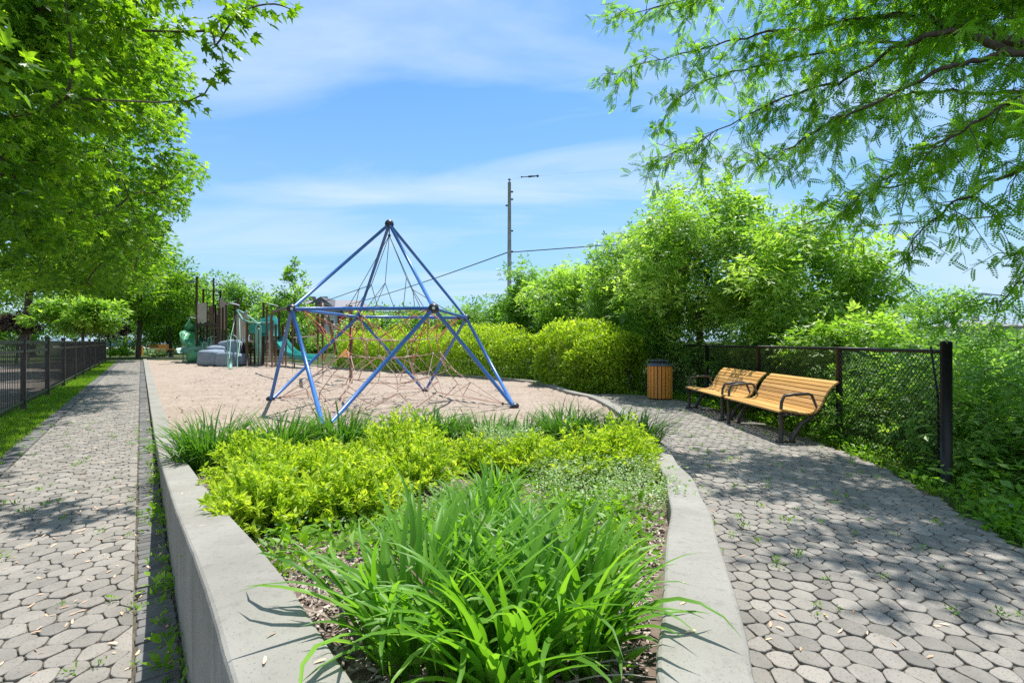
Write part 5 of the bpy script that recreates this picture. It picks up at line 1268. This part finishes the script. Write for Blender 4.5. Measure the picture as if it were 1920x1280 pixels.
for px0, px1, y0_, y1_, w_, dd in ((620, 626, 600, 608, w1, 0), (620, 626, 618, 626, w1, 0), (606, 611, 600, 608, w1, 0), (606, 611, 618, 626, w1, 0), (635.5, 639, 601, 609, w2, 1.2), (644, 653, 599, 610, w2, 1.2), (635.5, 639, 617, 625, w2, 1.2), (644, 653, 616, 627, w2, 1.2), (576, 581, 594, 602, w3, -.8), (588, 593, 594, 602, w3, -.8), (576, 581, 612, 620, w3, -.8), (632, 638, 579.5, 586, w4, 1.2), (646, 655, 580, 588, w4, 1.2)):
    x0_, x1_ = X(px0), X(px1); fr = MB().box(((x0_+x1_)/2, D+dd-.02, (Z(y0_)+Z(y1_))/2), (x1_-x0_+.25, .08, Z(y0_)-Z(y1_)+.25)).build('window', MT['trim'], w_)
    MB().box(((x0_+x1_)/2, D+dd-.08, (Z(y0_)+Z(y1_))/2), (x1_-x0_, .06, Z(y0_)-Z(y1_))).build('window_pane', MT['win'], w_)
def house(name, label, px0, px1, pxr, yw, ye, yr, d_, m, wm='siding', zb=-.2):
    x0_, x1_, xr = [(q_-960)*d_/F for q_ in (px0, px1, pxr)]; ze = H0+(640-ye)*d_/F; zr = H0+(640-yr)*d_/F
    o = empty(name, ((x0_+x1_)/2, d_+4, zb), label, 'house')
    MB().box(((x0_+x1_)/2, d_+4, (zb+ze)/2), ((x1_-x0_)*.92, 7, ze-zb)).build('wall', MT[wm], o)
    r_ = MB().add([(x0_, d_-.3, ze), (x1_, d_-.3, ze), (x1_, d_+8.3, ze), (x0_, d_+8.3, ze), (xr-(x1_-x0_)*.12, d_+4, zr), (xr+(x1_-x0_)*.12, d_+4, zr)], [(0, 1, 5, 4), (1, 2, 5), (2, 3, 4, 5), (3, 0, 4), (3, 2, 1, 0)]).build('roof', MT[m], o)
    MB().box((xr+.4, d_+4, zr+.2), (.6, .6, .9)).build('chimney', MT[m], r_)
house('roofed_house', 'dark roof of a house above the trees behind the tower', 312, 356, 340, 640, 533, 525, 85, 'roof')
house('roofed_house', 'low grey-roofed house beyond the bank at the right edge', 1826, 1935, 1880, 625, 611, 599, 60, 'roof_light', zb=-2)
o = empty('thin_mast', P(1884, 612, 62), 'thin bare mast over the grey roof at the right edge', 'mast'); MB().tube([P(1884, 640, 62), P(1884, 588, 62)], .09, 6).tube([P(1884, 598, 62), P(1895, 598, 62)], .04, 5).build('pole', MT['pole'], o)

# ------------------------------------------------------------------ cars and small far things
def car(px_, yb, ln, label, m, van=False):
    b = G(px_, yb); x, y = b[0], b[1]; o = empty('parked_car', (x, y, 0), label, 'car', 'cars parked beyond the path')
    h_ = 1.55 if not van else 2.0; l = ln
    if van: pr = [(-.5, .35), (-.5, .95), (-.47, 1.9), (-.1, h_), (.2, h_-.05), (.36, 1.15), (.5, 1.0), (.5, .35)]
    else: pr = [(-.5, .35), (-.5, .85), (-.44, .98), (-.3, 1.42), (0, h_), (.15, 1.42), (.28, 1.0), (.48, .82), (.5, .35)]
    V = [(x+a*l, y-.85, z) for a, z in pr]+[(x+a*l, y+.85, z) for a, z in pr]; n_ = len(pr)
    MB().add(V, [tuple(range(n_)), tuple(range(2*n_-1, n_-1, -1))]+[(i_, (i_+1) % n_, n_+(i_+1) % n_, n_+i_)[::-1] for i_ in range(n_)]).build('body', MT[m], o)
    MB().box((x-.08*l, y-.86, 1.18), (.42*l, .03, .34)).build('side_window', MT['win'], o)
    for s_ in (-.32, .32):
        wh = MB().tube([(x+s_*l, y-.9, .34), (x+s_*l, y-.7, .34)], .34, 14).build('wheel', MT['tyre'], o); MB().tube([(x+s_*l, y-.915, .34), (x+s_*l, y-.9, .34)], .17, 12).build('rim', MT['car_silver'], wh)
car(226, 653, 4.6, 'blue-tinted car showing at the end of the left fence', 'car_blue', True)
car(268, 651, 5.0, 'dark parked car right of the path-end trunk', 'car_dark')
car(300, 652, 5.2, 'silver parked van behind the orange benches', 'car_silver', True)
car(321, 650.5, 4.2, 'small blue car mostly hidden behind the dark lamp post', 'car_blue')
def obench(px_, yb, label, sl):
    b = G(px_, yb); x, y = b[0], b[1]; o = empty('garden_bench', (x, y, 0), label, 'bench', 'orange benches past the sand')
    MB().box((x, y, .45), (1.3, .5, .06)).build('seat', MT['orange'], o); MB().box((x, y+.25, .85), (1.3, .06, .5)).build('backrest', MT['orange'], o)
    for s_ in (-.55, .55):
        MB().box((x+s_, y-.2, .21), (.07, .07, .42)).build('leg', MT['orange'], o); MB().box((x+s_, y+.2, .21), (.07, .07, .42)).build('leg', MT['orange'], o)
obench(288, 663, 'orange wooden bench left of the lamp post', 1); obench(305, 664, 'orange wooden bench just before the lamp post', 1)
b = G(318.2, 664); o = empty('lamp_post', b, 'thin black lamp post past the far kerb', 'lamp post'); MB().tube([b, b+np.array((0, 0, 3.6))], .09, 8).build('pole', MT['black'], o); MB().tube([b+np.array((0, 0, 3.6)), b+np.array((0, 0, 3.75))], [.22, .12], 8).build('lamp_head', MT['black'], o)
b = G(321, 669.5); o = empty('pedestal_table', b, 'small round table with a dark stand past the far kerb', 'table'); MB().tube([b+np.array((0, 0, .66)), b+np.array((0, 0, .74))], .38, 14).build('table_top', MT['orange'], o); MB().tube([b, b+np.array((0, 0, .66))], [.2, .09], 8).build('pedestal', MT['iron'], o)
for px0, d_, lb, m_ in ((224, 40, 'bright green leafy bush at the end of the fence', 'weed'), (297, 42, 'low grey-green bush past the far kerb', 'pale_weed')):
    x = (px0-960)*d_/F; o = empty('low_bush', (x, d_, 0), lb, 'bush'); mb = MB(); shrub_leaves(mb, (x, d_, 0), 1.1 if px0 < 250 else .8, .8, .95 if px0 < 250 else .5, 160, 14, .14, LEAF_V, LEAF_F); mb.build('foliage', MT[m_], o)
mb = MB(); pl = [G(255, 664), G(286, 664), G(300, 654.5), G(240, 654.5)]; mb.add([(p_[0], p_[1], -.015) for p_ in pl], [(0, 1, 2, 3)]); tag(mb.build('far_lawn', MT['grass']), kind='structure')
print('faces', sum(len(o.data.polygons) for o in COL.objects if o.type == 'MESH'))
